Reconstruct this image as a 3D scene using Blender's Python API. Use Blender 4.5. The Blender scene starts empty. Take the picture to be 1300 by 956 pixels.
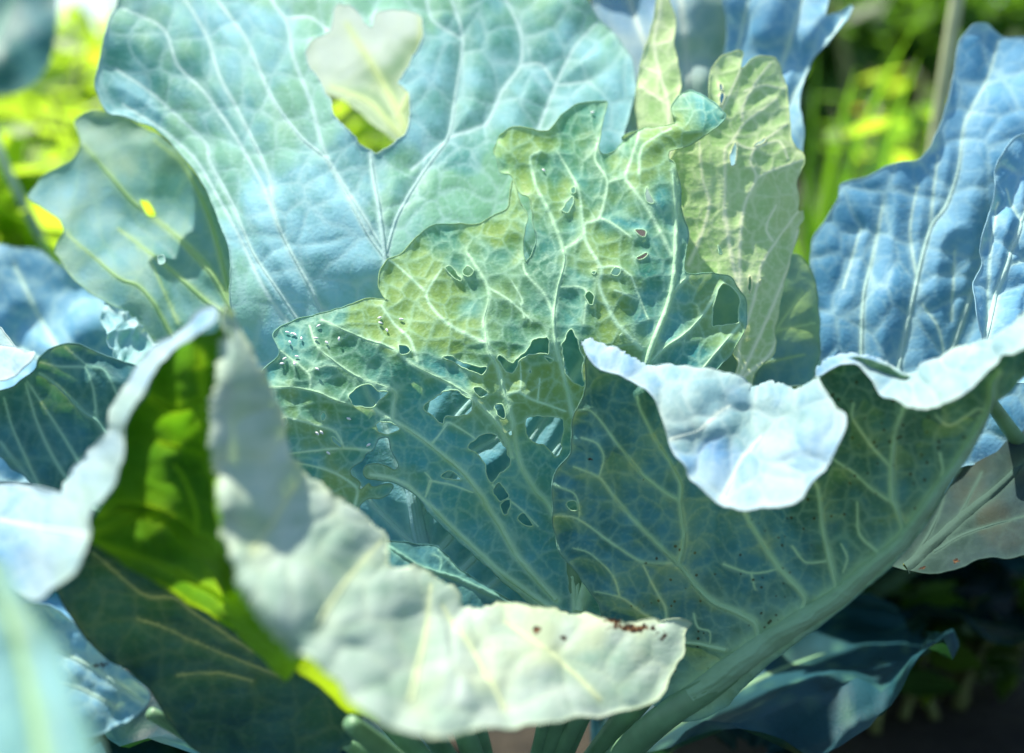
import bpy, math, random
import numpy as np
from mathutils import Vector
from mathutils.geometry import delaunay_2d_cdt

# ------------------------------------------------------------------ camera, sky, sun, exposure
SC = bpy.context.scene
CAM_H, PITCH, LENS, SENSOR, FOCUS, FSTOP = 0.42, math.radians(10), 50.0, 36.0, 0.658, 3.8
cam = bpy.data.cameras.new('camera'); cam_o = bpy.data.objects.new('camera', cam)
SC.collection.objects.link(cam_o); SC.camera = cam_o
cam.lens, cam.sensor_width, cam.clip_start, cam.clip_end = LENS, SENSOR, 0.01, 500
cam_o.location = (0, 0, CAM_H); cam_o.rotation_euler = (math.radians(90) - PITCH, 0, 0)
cam.dof.use_dof = True; cam.dof.focus_distance = FOCUS; cam.dof.aperture_fstop = FSTOP
SUN = Vector((-0.30, 0.27, 0.86)).normalized()
W = bpy.data.worlds.new('World'); SC.world = W; W.use_nodes = True
nt = W.node_tree; bg = nt.nodes['Background']
sky = nt.nodes.new('ShaderNodeTexSky'); sky.sky_type = 'NISHITA'; sky.sun_disc = False
sky.sun_elevation = math.asin(SUN.z); sky.sun_rotation = math.atan2(SUN.x, SUN.y)
sky.ozone_density = 2.0
nt.links.new(sky.outputs[0], bg.inputs[0]); bg.inputs[1].default_value = 0.11
sl = bpy.data.lights.new('sun', 'SUN'); sl.energy = 4.4; sl.angle = math.radians(0.9); sl.color = (1, 0.93, 0.80)
so = bpy.data.objects.new('sun', sl); SC.collection.objects.link(so); so.location = (-2, 2, 4)
so.rotation_euler = (-SUN).to_track_quat('-Z', 'Y').to_euler()
VS = SC.view_settings; VS.view_transform = 'Standard'; VS.look = 'None'; VS.gamma = 1.0; VS.exposure = 1.2
SC.render.engine = 'CYCLES'; SC.cycles.use_denoising = True; SC.cycles.max_bounces = 6; SC.cycles.diffuse_bounces = 3; SC.cycles.glossy_bounces = 2
SC.cycles.transmission_bounces = 5; SC.cycles.sample_clamp_indirect = 8

rng = np.random.default_rng(7); random.seed(7)
COL = SC.collection
# ------------------------------------------------------------------ tracing helpers
C4 = 1275 / 320.0
CROPS = dict(a=(320, 240, C4), b=(560, 120, C4), c=(320, 440, C4), d=(560, 320, C4), e=(540, 500, C4), f=(780, 40, C4),
             g=(780, 260, C4), h=(440, 626, C4), i=(700, 420, C4), j=(700, 626, C4), k=(980, 400, C4), l=(980, 626, C4),
             m=(0, 420, C4), n=(0, 626, C4), o=(740, 0, 1275 / 360.0), p=(0, 280, C4), q=(320, 0, 956 / 440.0),
             r=(0, 0, 956 / 440.0), s=(940, 0, 956 / 500.0), z=(0, 0, 1.0))
def T(txt):
    cur = CROPS['z']; out = []
    for t in txt.split():
        if t in CROPS: cur = CROPS[t]; continue
        x, y = t.split(','); out.append((cur[0] + float(x) / cur[2], cur[1] + float(y) / cur[2]))
    return np.array(out)
def catmull(P, closed, step):
    P = np.asarray(P, float); n = len(P); out = []
    rngk = range(n if closed else n - 1)
    for i in rngk:
        if closed: p0, p1, p2, p3 = P[i - 1], P[i], P[(i + 1) % n], P[(i + 2) % n]
        else: p0, p1, p2, p3 = P[max(i - 1, 0)], P[i], P[i + 1], P[min(i + 2, n - 1)]
        m = max(2, int(np.linalg.norm(p2 - p1) / step + 0.5))
        t = (np.arange(m) / m)[:, None]
        k = 0.42
        m1, m2 = k * (p2 - p0), k * (p3 - p1)
        out.append((2 * t**3 - 3 * t**2 + 1) * p1 + (t**3 - 2 * t**2 + t) * m1 + (-2 * t**3 + 3 * t**2) * p2 + (t**3 - t**2) * m2)
    if not closed: out.append(P[-1:])
    Q = np.concatenate(out)
    S = np.concatenate([Q, Q[:1]]) if closed else Q                    # even spacing
    L = np.concatenate([[0], np.cumsum(np.linalg.norm(np.diff(S, axis=0), axis=1))])
    n2 = max(6 if closed else 2, int(L[-1] / step + 0.5))
    u = np.linspace(0, L[-1], n2 + 1)
    R = np.stack([np.interp(u, L, S[:, 0]), np.interp(u, L, S[:, 1])], 1)
    return R[:-1] if closed else R
def _hash(ix, iy, seed):
    v = np.sin(ix * 127.1 + iy * 311.7 + seed * 74.7) * 43758.5453
    return v - np.floor(v)
def vnoise(P, scale, seed=0):
    x, y = P[:, 0] / scale, P[:, 1] / scale
    ix, iy = np.floor(x), np.floor(y); fx, fy = x - ix, y - iy
    fx = fx * fx * fx * (fx * (fx * 6 - 15) + 10); fy = fy * fy * fy * (fy * (fy * 6 - 15) + 10)
    a, b = _hash(ix, iy, seed), _hash(ix + 1, iy, seed); c, d = _hash(ix, iy + 1, seed), _hash(ix + 1, iy + 1, seed)
    return (a * (1 - fx) + b * fx) * (1 - fy) + (c * (1 - fx) + d * fx) * fy - 0.5
def cells(P, size, seed):
    Q = P + np.stack([vnoise(P, size * 1.3, seed + 3), vnoise(P, size * 1.3, seed + 5)], 1) * size * 0.7
    G = np.floor(Q / size); f1 = np.full(len(P), 1e9); f2 = np.full(len(P), 1e9)
    for dx in (-1, 0, 1):
        for dy in (-1, 0, 1):
            cx, cy = G[:, 0] + dx, G[:, 1] + dy
            sx = (cx + 0.12 + 0.76 * _hash(cx, cy, seed)) * size; sy = (cy + 0.12 + 0.76 * _hash(cx, cy, seed + 9)) * size
            d = np.hypot(Q[:, 0] - sx, Q[:, 1] - sy)
            f2 = np.minimum(f2, np.maximum(f1, d)); f1 = np.minimum(f1, d)
    return (f2 - f1) * 0.5
def inside(P, loops):
    order = np.argsort(P[:, 1]); X, Y = P[order, 0], P[order, 1]; res = np.zeros(len(P), bool)
    for L in loops:
        A, B = L, np.roll(L, -1, 0); lo = np.searchsorted(Y, np.minimum(A[:, 1], B[:, 1])); hi = np.searchsorted(Y, np.maximum(A[:, 1], B[:, 1]))
        for k in range(len(A)):
            a, b = lo[k], hi[k]
            if a >= b: continue
            (x1, y1), (x2, y2) = A[k], B[k]
            res[a:b] ^= X[a:b] < (x2 - x1) * (Y[a:b] - y1) / (y2 - y1) + x1
    out = np.zeros(len(P), bool); out[order] = res; return out
class Field:
    """distance to a set of lines (and the line's width there), sampled on a fine grid of the leaf's own layout"""
    def __init__(s, A, B, wa, wb, lo, hi, rad):
        s.h = 1.0; s.lo = lo - rad - 4; n = np.ceil((hi - lo + 2 * rad + 8) / s.h).astype(int) + 2; s.n = n
        s.d = np.full((n[1], n[0]), float(rad)); s.w = np.ones((n[1], n[0])); q = np.full((n[1], n[0]), 1e9)
        for k in range(len(A)):
            a, b = A[k], B[k]; l = np.floor((np.minimum(a, b) - rad - s.lo) / s.h).astype(int); u = np.ceil((np.maximum(a, b) + rad - s.lo) / s.h).astype(int) + 1
            l = np.clip(l, 0, n); u = np.clip(u, 0, n)
            if (u <= l).any(): continue
            X = s.lo[0] + np.arange(l[0], u[0]) * s.h; Y = (s.lo[1] + np.arange(l[1], u[1]) * s.h)[:, None]; ab = b - a
            t = np.clip(((X - a[0]) * ab[0] + (Y - a[1]) * ab[1]) / (ab @ ab + 1e-9), 0, 1)
            d = np.hypot(X - a[0] - t * ab[0], Y - a[1] - t * ab[1]); w = wa[k] + (wb[k] - wa[k]) * t
            sl = (slice(l[1], u[1]), slice(l[0], u[0])); m = d < s.d[sl]
            s.d[sl] = np.where(m, d, s.d[sl]); m2 = d / w < q[sl]; q[sl] = np.where(m2, d / w, q[sl]); s.w[sl] = np.where(m2, w, s.w[sl])
        s.dw = np.minimum(q, rad) * s.w
    def __call__(s, P):
        g = (P - s.lo) / s.h; g[:, 0] = np.clip(g[:, 0], 0, s.n[0] - 2.001); g[:, 1] = np.clip(g[:, 1], 0, s.n[1] - 2.001)
        i = np.floor(g).astype(int); f = g - i; x, y = i[:, 0], i[:, 1]; fx, fy = f[:, 0], f[:, 1]
        bl = lambda M_: (M_[y, x] * (1 - fx) + M_[y, x + 1] * fx) * (1 - fy) + (M_[y + 1, x] * (1 - fx) + M_[y + 1, x + 1] * fx) * fy
        return bl(s.d), bl(s.dw) / bl(s.w), bl(s.w)
class TPS:
    def __init__(s, pts, vals, lam=0.02):
        s.p = np.asarray(pts, float) / 300.0; n = len(s.p)
        K = s.k(s.p, s.p) + lam * np.eye(n) * 0.2
        Pm = np.concatenate([np.ones((n, 1)), s.p], 1)
        M = np.zeros((n + 3, n + 3)); M[:n, :n] = K; M[:n, n:] = Pm; M[n:, :n] = Pm.T
        M[n:, n:] -= 1e-6 * np.eye(3)
        s.w = np.linalg.solve(M, np.concatenate([vals, np.zeros(3)]))
    def k(s, a, b):
        d2 = ((a[:, None] - b[None]) ** 2).sum(2) + 1e-12
        return 0.5 * d2 * np.log(d2)
    def __call__(s, P):
        P = P / 300.0
        return s.k(P, s.p) @ s.w[:-3] + s.w[-3] + P @ s.w[-2:]
CF = np.array([0, math.cos(PITCH), -math.sin(PITCH)]); CU = np.array([0, math.sin(PITCH), math.cos(PITCH)]); CR = np.array([1.0, 0, 0])
CO = np.array([0, 0, CAM_H])
def at(P, d):
    """place a traced point at distance d (metres) from where the photographer stood"""
    P = np.atleast_2d(P).astype(float); d = np.broadcast_to(d, len(P))
    x = (P[:, 0] - 650) / 1300 * SENSOR / LENS; y = -(P[:, 1] - 478) / 1300 * SENSOR / LENS
    return CO + d[:, None] * (CF + x[:, None] * CR + y[:, None] * CU)

# ------------------------------------------------------------------ materials
def lin(r, g, b): return tuple(((c / 255) / 12.92 if c <= 10 else ((c / 255 + 0.055) / 1.055) ** 2.4) for c in (r, g, b)) + (1,)
def nodes(name):
    m = bpy.data.materials.new(name); m.use_nodes = True; t = m.node_tree; t.nodes.clear()
    def N(kind, **kw):
        n = t.nodes.new('ShaderNode' + kind)
        for k, v in kw.items():
            if k.startswith('i_'): n.inputs[k[2:].replace('_', ' ')].default_value = v
            else: setattr(n, k, v)
        return n
    def mixc(f, a, b, blend='MIX'):
        n = t.nodes.new('ShaderNodeMix'); n.data_type = 'RGBA'; n.blend_type = blend; n.clamp_factor = True
        for idx, v in ((0, f), (6, a), (7, b)):
            if hasattr(v, 'default_value') or hasattr(v, 'links'): t.links.new(v, n.inputs[idx])
            else: n.inputs[idx].default_value = v
        return n.outputs[2]
    def math_(op, a, b=0.0, clamp=False):
        n = t.nodes.new('ShaderNodeMath'); n.operation = op; n.use_clamp = clamp
        for idx, v in ((0, a), (1, b)):
            if hasattr(v, 'links'): t.links.new(v, n.inputs[idx])
            else: n.inputs[idx].default_value = v
        return n.outputs[0]
    def ramp(v, lo, hi):
        n = t.nodes.new('ShaderNodeMapRange'); n.interpolation_type = 'SMOOTHSTEP'
        t.links.new(v, n.inputs[0]); n.inputs[1].default_value = lo; n.inputs[2].default_value = hi
        return n.outputs[0]
    return m, t, N, mixc, math_, ramp
def leaf_material(name, deep, bloom, bloom_amt=0.5, yellow=0.0, trans=0.45, tcol=(0.30, 0.52, 0.06, 1), vein=(0.62, 0.74, 0.46, 1),
                  ret_amt=0.55, speck=0.0, rough=0.58, bump=0.5, yellow_col=(0.42, 0.46, 0.12, 1), vein_t=(0.62, 0.72, 0.22, 1), spec=0.14, vt=None):
    m, t, N, mixc, math_, ramp = nodes(name)
    uv = N('UVMap'); uv.uv_map = 'UVMap'; U = uv.outputs[0]
    def noise(scale, detail=4, rough_=0.55, dist=0.0):
        n = N('TexNoise', i_Scale=scale, i_Detail=detail, i_Roughness=rough_, i_Distortion=dist); t.links.new(U, n.inputs['Vector']); return n.outputs[0]
    def attr(nm):
        n = N('Attribute', attribute_name=nm); return n.outputs['Fac']
    fine = noise(520, 2, 0.6)
    wax = math_('MULTIPLY', math_('ADD', attr('wax'), math_('MULTIPLY', math_('SUBTRACT', fine, 0.5), 0.5)), bloom_amt * 1.15, True)
    wax = math_('ADD', wax, bloom_amt * 0.22, True)
    col = mixc(wax, deep, bloom)
    yv = math_('MULTIPLY', attr('yel'), yellow, True)
    col = mixc(yv, col, yellow_col)
    ret = attr('ret'); ve = attr('vein'); st = attr('stain')
    vr = math_('MULTIPLY', ret, ret_amt, True)
    col = mixc(vr, col, mixc(0.75, bloom, vein))
    col = mixc(ve, col, vein)
    if speck:
        v2 = N('TexVoronoi', i_Scale=230.0); t.links.new(U, v2.inputs['Vector'])
        sp = math_('MULTIPLY', math_('SUBTRACT', 1.0, ramp(v2.outputs['Distance'], 0.10, 0.2), True), ramp(attr('yel'), 0.1, 0.6))
        sp = math_('MULTIPLY', sp, speck, True)
        brown = math_('MULTIPLY', math_('MULTIPLY', attr('yel'), fine), 0.15 * speck, True)
        col = mixc(brown, col, (0.12, 0.10, 0.035, 1)); col = mixc(sp, col, (0.03, 0.02, 0.012, 1))
    stn = math_('MULTIPLY', ramp(math_('ADD', st, math_('MULTIPLY', math_('SUBTRACT', fine, 0.5), 1.5)), 0.45, 0.72), ramp(st, 0.02, 0.25), True)
    col = mixc(stn, col, mixc(ramp(fine, 0.42, 0.6), (0.16, 0.075, 0.03, 1), (0.03, 0.02, 0.015, 1)))
    tc = mixc(math_('MULTIPLY', wax, 0.35), tcol, (0.30, 0.55, 0.36, 1)); tc = mixc(math_('MULTIPLY', yv, 0.8), tc, (0.66, 0.70, 0.20, 1))
    tc = mixc(math_('MULTIPLY', vr, 0.7), tc, vein_t); tc = mixc(ve, tc, vein_t); tc = mixc(stn, tc, (0.05, 0.02, 0.01, 1))
    h = fine
    bp = N('Bump', i_Strength=bump, i_Distance=0.0006); t.links.new(h, bp.inputs['Height'])
    pr = N('BsdfPrincipled'); t.links.new(col, pr.inputs['Base Color']); t.links.new(bp.outputs[0], pr.inputs['Normal'])
    t.links.new(math_('ADD', math_('MULTIPLY', wax, 0.2), rough - 0.1), pr.inputs['Roughness']); pr.inputs['Specular IOR Level'].default_value = spec
    tr = N('BsdfTranslucent'); t.links.new(tc, tr.inputs['Color']); t.links.new(bp.outputs[0], tr.inputs['Normal'])
    mx = N('MixShader'); mx.inputs[0].default_value = trans; t.links.new(pr.outputs[0], mx.inputs[1]); t.links.new(tr.outputs[0], mx.inputs[2])
    if vt: t.links.new(math_('ADD', math_('MULTIPLY', math_('ADD', ve, math_('MULTIPLY', vr, 0.6), True), vt - trans), trans), mx.inputs[0])   # watery veins pass more light than the blade
    out = N('OutputMaterial'); t.links.new(mx.outputs[0], out.inputs[0])
    return m
M = {}
M['icy'] = leaf_material('icy_blue_leaf', (0.01, 0.19, 0.18, 1), (0.30, 0.62, 0.72, 1), 0.85, 0.7, 0.32, ret_amt=0.42, tcol=(0.22, 0.58, 0.16, 1), vein=(0.58, 0.82, 0.80, 1), yellow_col=(0.22, 0.50, 0.28, 1))
M['hero'] = leaf_material('chewed_green_leaf', (0.006, 0.13, 0.085, 1), (0.06, 0.34, 0.41, 1), 0.60, 0.75, 0.26, ret_amt=0.42, tcol=(0.30, 0.66, 0.14, 1), vein=(0.52, 0.80, 0.52, 1), yellow_col=(0.24, 0.36, 0.03, 1), vein_t=(0.80, 0.92, 0.50, 1))
M['pale'] = leaf_material('pale_green_leaf', (0.16, 0.40, 0.08, 1), (0.54, 0.74, 0.34, 1), 0.62, 0.30, 0.30, ret_amt=0.5, tcol=(0.62, 0.74, 0.30, 1), vein=(0.82, 0.88, 0.56, 1), vein_t=(0.95, 0.97, 0.66, 1), yellow_col=(0.50, 0.56, 0.22, 1))
M['speckled'] = leaf_material('speckled_leaf', (0.018, 0.10, 0.07, 1), (0.045, 0.20, 0.24, 1), 0.80, 0.05, 0.06, ret_amt=0.34, speck=0.9, tcol=(0.16, 0.42, 0.02, 1), yellow_col=(0.13, 0.19, 0.025, 1), vein=(0.36, 0.58, 0.34, 1))
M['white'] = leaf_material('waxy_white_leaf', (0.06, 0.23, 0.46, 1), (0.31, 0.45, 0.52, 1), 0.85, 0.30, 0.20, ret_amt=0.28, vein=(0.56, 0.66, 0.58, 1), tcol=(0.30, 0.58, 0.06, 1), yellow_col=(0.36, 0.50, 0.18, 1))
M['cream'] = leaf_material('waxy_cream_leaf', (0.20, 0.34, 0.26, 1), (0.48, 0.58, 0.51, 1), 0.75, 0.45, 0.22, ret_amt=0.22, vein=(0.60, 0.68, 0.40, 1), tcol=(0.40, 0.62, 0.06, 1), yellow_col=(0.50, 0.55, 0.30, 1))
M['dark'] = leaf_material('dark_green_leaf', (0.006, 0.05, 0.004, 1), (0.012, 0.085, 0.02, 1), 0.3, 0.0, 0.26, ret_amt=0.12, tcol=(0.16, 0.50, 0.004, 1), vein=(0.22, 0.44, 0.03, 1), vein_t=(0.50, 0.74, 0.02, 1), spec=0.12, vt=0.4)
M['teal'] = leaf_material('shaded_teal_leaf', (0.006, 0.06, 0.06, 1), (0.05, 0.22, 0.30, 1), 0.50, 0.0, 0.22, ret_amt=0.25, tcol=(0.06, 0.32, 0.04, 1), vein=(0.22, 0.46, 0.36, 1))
M['night'] = leaf_material('shade_dark_leaf', (0.003, 0.025, 0.025, 1), (0.016, 0.085, 0.12, 1), 0.50, 0.0, 0.10, ret_amt=0.2, tcol=(0.03, 0.18, 0.02, 1), vein=(0.05, 0.14, 0.10, 1))  # near-black colour carries the deep shade these leaves sit in
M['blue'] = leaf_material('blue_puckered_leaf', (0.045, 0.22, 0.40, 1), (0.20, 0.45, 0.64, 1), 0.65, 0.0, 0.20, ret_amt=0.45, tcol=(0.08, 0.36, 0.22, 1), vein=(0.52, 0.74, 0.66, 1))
M['grey'] = leaf_material('grey_green_leaf', (0.04, 0.20, 0.20, 1), (0.22, 0.45, 0.54, 1), 0.60, 0.25, 0.34, ret_amt=0.25, tcol=(0.26, 0.54, 0.14, 1), vein=(0.40, 0.60, 0.30, 1), vt=0.5, vein_t=(0.60, 0.80, 0.36, 1))
M['dull'] = leaf_material('shade_dulled_leaf', (0.012, 0.03, 0.025, 1), (0.035, 0.06, 0.07, 1), 0.60, 0.35, 0.14, ret_amt=0.25, tcol=(0.20, 0.26, 0.06, 1), vein=(0.06, 0.11, 0.09, 1), yellow_col=(0.09, 0.075, 0.04, 1), spec=0.03, rough=0.8)  # colour darkened to hold the shade missing on this sunlit leaf
M['heart'] = leaf_material('blue_heart_leaf', (0.03, 0.22, 0.34, 1), (0.18, 0.54, 0.72, 1), 0.70, 0.0, 0.25, ret_amt=0.3, tcol=(0.10, 0.46, 0.40, 1), vein=(0.50, 0.80, 0.84, 1), vein_t=(0.5, 0.8, 0.6, 1))
M['mint'] = leaf_material('pale_mint_leaf', (0.06, 0.20, 0.08, 1), (0.56, 0.66, 0.64, 1), 0.66, 0.0, 0.36, ret_amt=0.2, tcol=(0.36, 0.62, 0.16, 1), vein=(0.56, 0.68, 0.36, 1))
def simple(name, c, rough=0.7, trans=0.0, tcol=None, var=0.35, scale=40):
    m, t, N, mixc, math_, ramp = nodes(name)
    tcn = N('TexCoord'); n = N('TexNoise', i_Scale=scale, i_Detail=4.0); t.links.new(tcn.outputs['Object'], n.inputs['Vector'])
    c2 = tuple(v * (1 - var) for v in c[:3]) + (1,)
    col = mixc(ramp(n.outputs[0], 0.3, 0.7), c2, c)
    pr = N('BsdfPrincipled', i_Roughness=rough); t.links.new(col, pr.inputs['Base Color']); out = N('OutputMaterial')
    if trans:
        tr = N('BsdfTranslucent'); tr.inputs[0].default_value = tcol
        mx = N('MixShader'); mx.inputs[0].default_value = trans; t.links.new(pr.outputs[0], mx.inputs[1]); t.links.new(tr.outputs[0], mx.inputs[2]); t.links.new(mx.outputs[0], out.inputs[0])
    else: t.links.new(pr.outputs[0], out.inputs[0])
    return m
M['petiole'] = simple('pale_petiole', (0.18, 0.36, 0.20, 1), 0.45, 0.15, (0.3, 0.5, 0.1, 1), 0.3, 60)
M['stump'] = simple('cabbage_stump', (0.30, 0.34, 0.20, 1), 0.7)
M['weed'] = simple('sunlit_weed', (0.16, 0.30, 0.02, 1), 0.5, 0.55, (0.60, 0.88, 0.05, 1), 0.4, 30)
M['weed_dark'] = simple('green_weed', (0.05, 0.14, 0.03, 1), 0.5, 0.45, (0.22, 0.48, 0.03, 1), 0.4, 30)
M['grass'] = simple('green_grass', (0.07, 0.22, 0.02, 1), 0.45, 0.45, (0.34, 0.74, 0.03, 1), 0.3, 30)
M['straw'] = simple('pale_stalk', (0.55, 0.60, 0.30, 1), 0.6)
M['petal'] = simple('yellow_petal', (0.80, 0.55, 0.02, 1), 0.6, 0.3, (0.9, 0.6, 0.02, 1), 0.1)
M['bark'] = simple('weed_stem', (0.16, 0.20, 0.06, 1), 0.7)
M['fly'] = simple('white_insect', (0.85, 0.86, 0.84, 1), 0.6, 0, None, 0.1)
M['dry'] = simple('dry_brown', (0.30, 0.10, 0.03, 1), 0.8, 0, None, 0.5, 900)
def soil_mat():
    m, t, N, mixc, math_, ramp = nodes('soil'); tcn = N('TexCoord')
    n = N('TexNoise', i_Scale=14.0, i_Detail=8.0, i_Roughness=0.7); t.links.new(tcn.outputs['Object'], n.inputs['Vector'])
    col = mixc(ramp(n.outputs[0], 0.3, 0.7), (0.010, 0.009, 0.007, 1), (0.048, 0.040, 0.028, 1))
    bp = N('Bump', i_Strength=1.0, i_Distance=0.02); t.links.new(n.outputs[0], bp.inputs['Height'])
    pr = N('BsdfPrincipled', i_Roughness=0.95); t.links.new(col, pr.inputs['Base Color']); t.links.new(bp.outputs[0], pr.inputs['Normal'])
    out = N('OutputMaterial'); t.links.new(pr.outputs[0], out.inputs[0]); return m
M['soil'] = soil_mat()

# ------------------------------------------------------------------ object helpers
def mesh_obj(name, V, F, mat, parent=None, uv=None, attrs=None, origin=(0, 0, 0)):
    me = bpy.data.meshes.new(name)
    V = np.asarray(V, float) - np.asarray(origin)
    if isinstance(F, np.ndarray) and F.shape[1] == 3:
        me.vertices.add(len(V)); me.vertices.foreach_set('co', V.astype(np.float32).ravel())
        me.loops.add(F.size); me.loops.foreach_set('vertex_index', F.astype(np.int32).ravel())
        me.polygons.add(len(F)); me.polygons.foreach_set('loop_start', np.arange(0, F.size, 3, dtype=np.int32))
        me.update(calc_edges=True)
    else:
        me.from_pydata(V.tolist(), [], [list(map(int, f)) for f in F])
    me.polygons.foreach_set('use_smooth', np.ones(len(me.polygons), bool))
    if uv is not None:
        li = np.zeros(len(me.loops), np.int32); me.loops.foreach_get('vertex_index', li)
        me.uv_layers.new(name='UVMap').data.foreach_set('uv', np.asarray(uv, np.float32)[li].ravel())
    for k, a in (attrs or {}).items():
        me.attributes.new(k, 'FLOAT', 'POINT').data.foreach_set('value', np.asarray(a, np.float32))
    me.update()
    me.materials.append(M[mat] if isinstance(mat, str) else mat)
    o = bpy.data.objects.new(name, me); COL.objects.link(o)
    if parent: o.parent = parent
    return o
def tag(o, label=None, cat=None, group=None, kind=None):
    for k, v in (('label', label), ('category', cat), ('group', group), ('kind', kind)):
        if v: o[k] = v
    return o
def empty(name, loc):
    o = bpy.data.objects.new(name, None); o.location = loc; o.empty_display_size = 0.05; COL.objects.link(o); return o
def tube(P, R, sides=10):
    P = np.asarray(P, float); R = np.broadcast_to(R, len(P)); V = []; F = []
    up = np.array([0.13, 0.31, 0.94])
    for i in range(len(P)):
        tdir = P[min(i + 1, len(P) - 1)] - P[max(i - 1, 0)]; tdir /= np.linalg.norm(tdir) + 1e-12
        if i == 0:
            n = np.cross(tdir, up); 
            if np.linalg.norm(n) < 1e-3: n = np.cross(tdir, [1, 0, 0])
        n = n - tdir * (n @ tdir); n /= np.linalg.norm(n) + 1e-12
        b = np.cross(tdir, n)
        for s in range(sides):
            a = 2 * math.pi * s / sides; V.append(P[i] + R[i] * (math.cos(a) * n + math.sin(a) * b))
    for i in range(len(P) - 1):
        for s in range(sides):
            a, b2 = i * sides + s, i * sides + (s + 1) % sides
            F.append((a, b2, b2 + sides, a + sides))
    F.append(tuple(range(sides - 1, -1, -1))); F.append(tuple((len(P) - 1) * sides + s for s in range(sides)))
    return np.array(V), F
def bezier(P0, P1, P2, n=14):
    t = np.linspace(0, 1, n)[:, None]; P0, P1, P2 = map(np.asarray, (P0, P1, P2))
    return (1 - t) ** 2 * P0 + 2 * t * (1 - t) * P1 + t * t * P2

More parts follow.
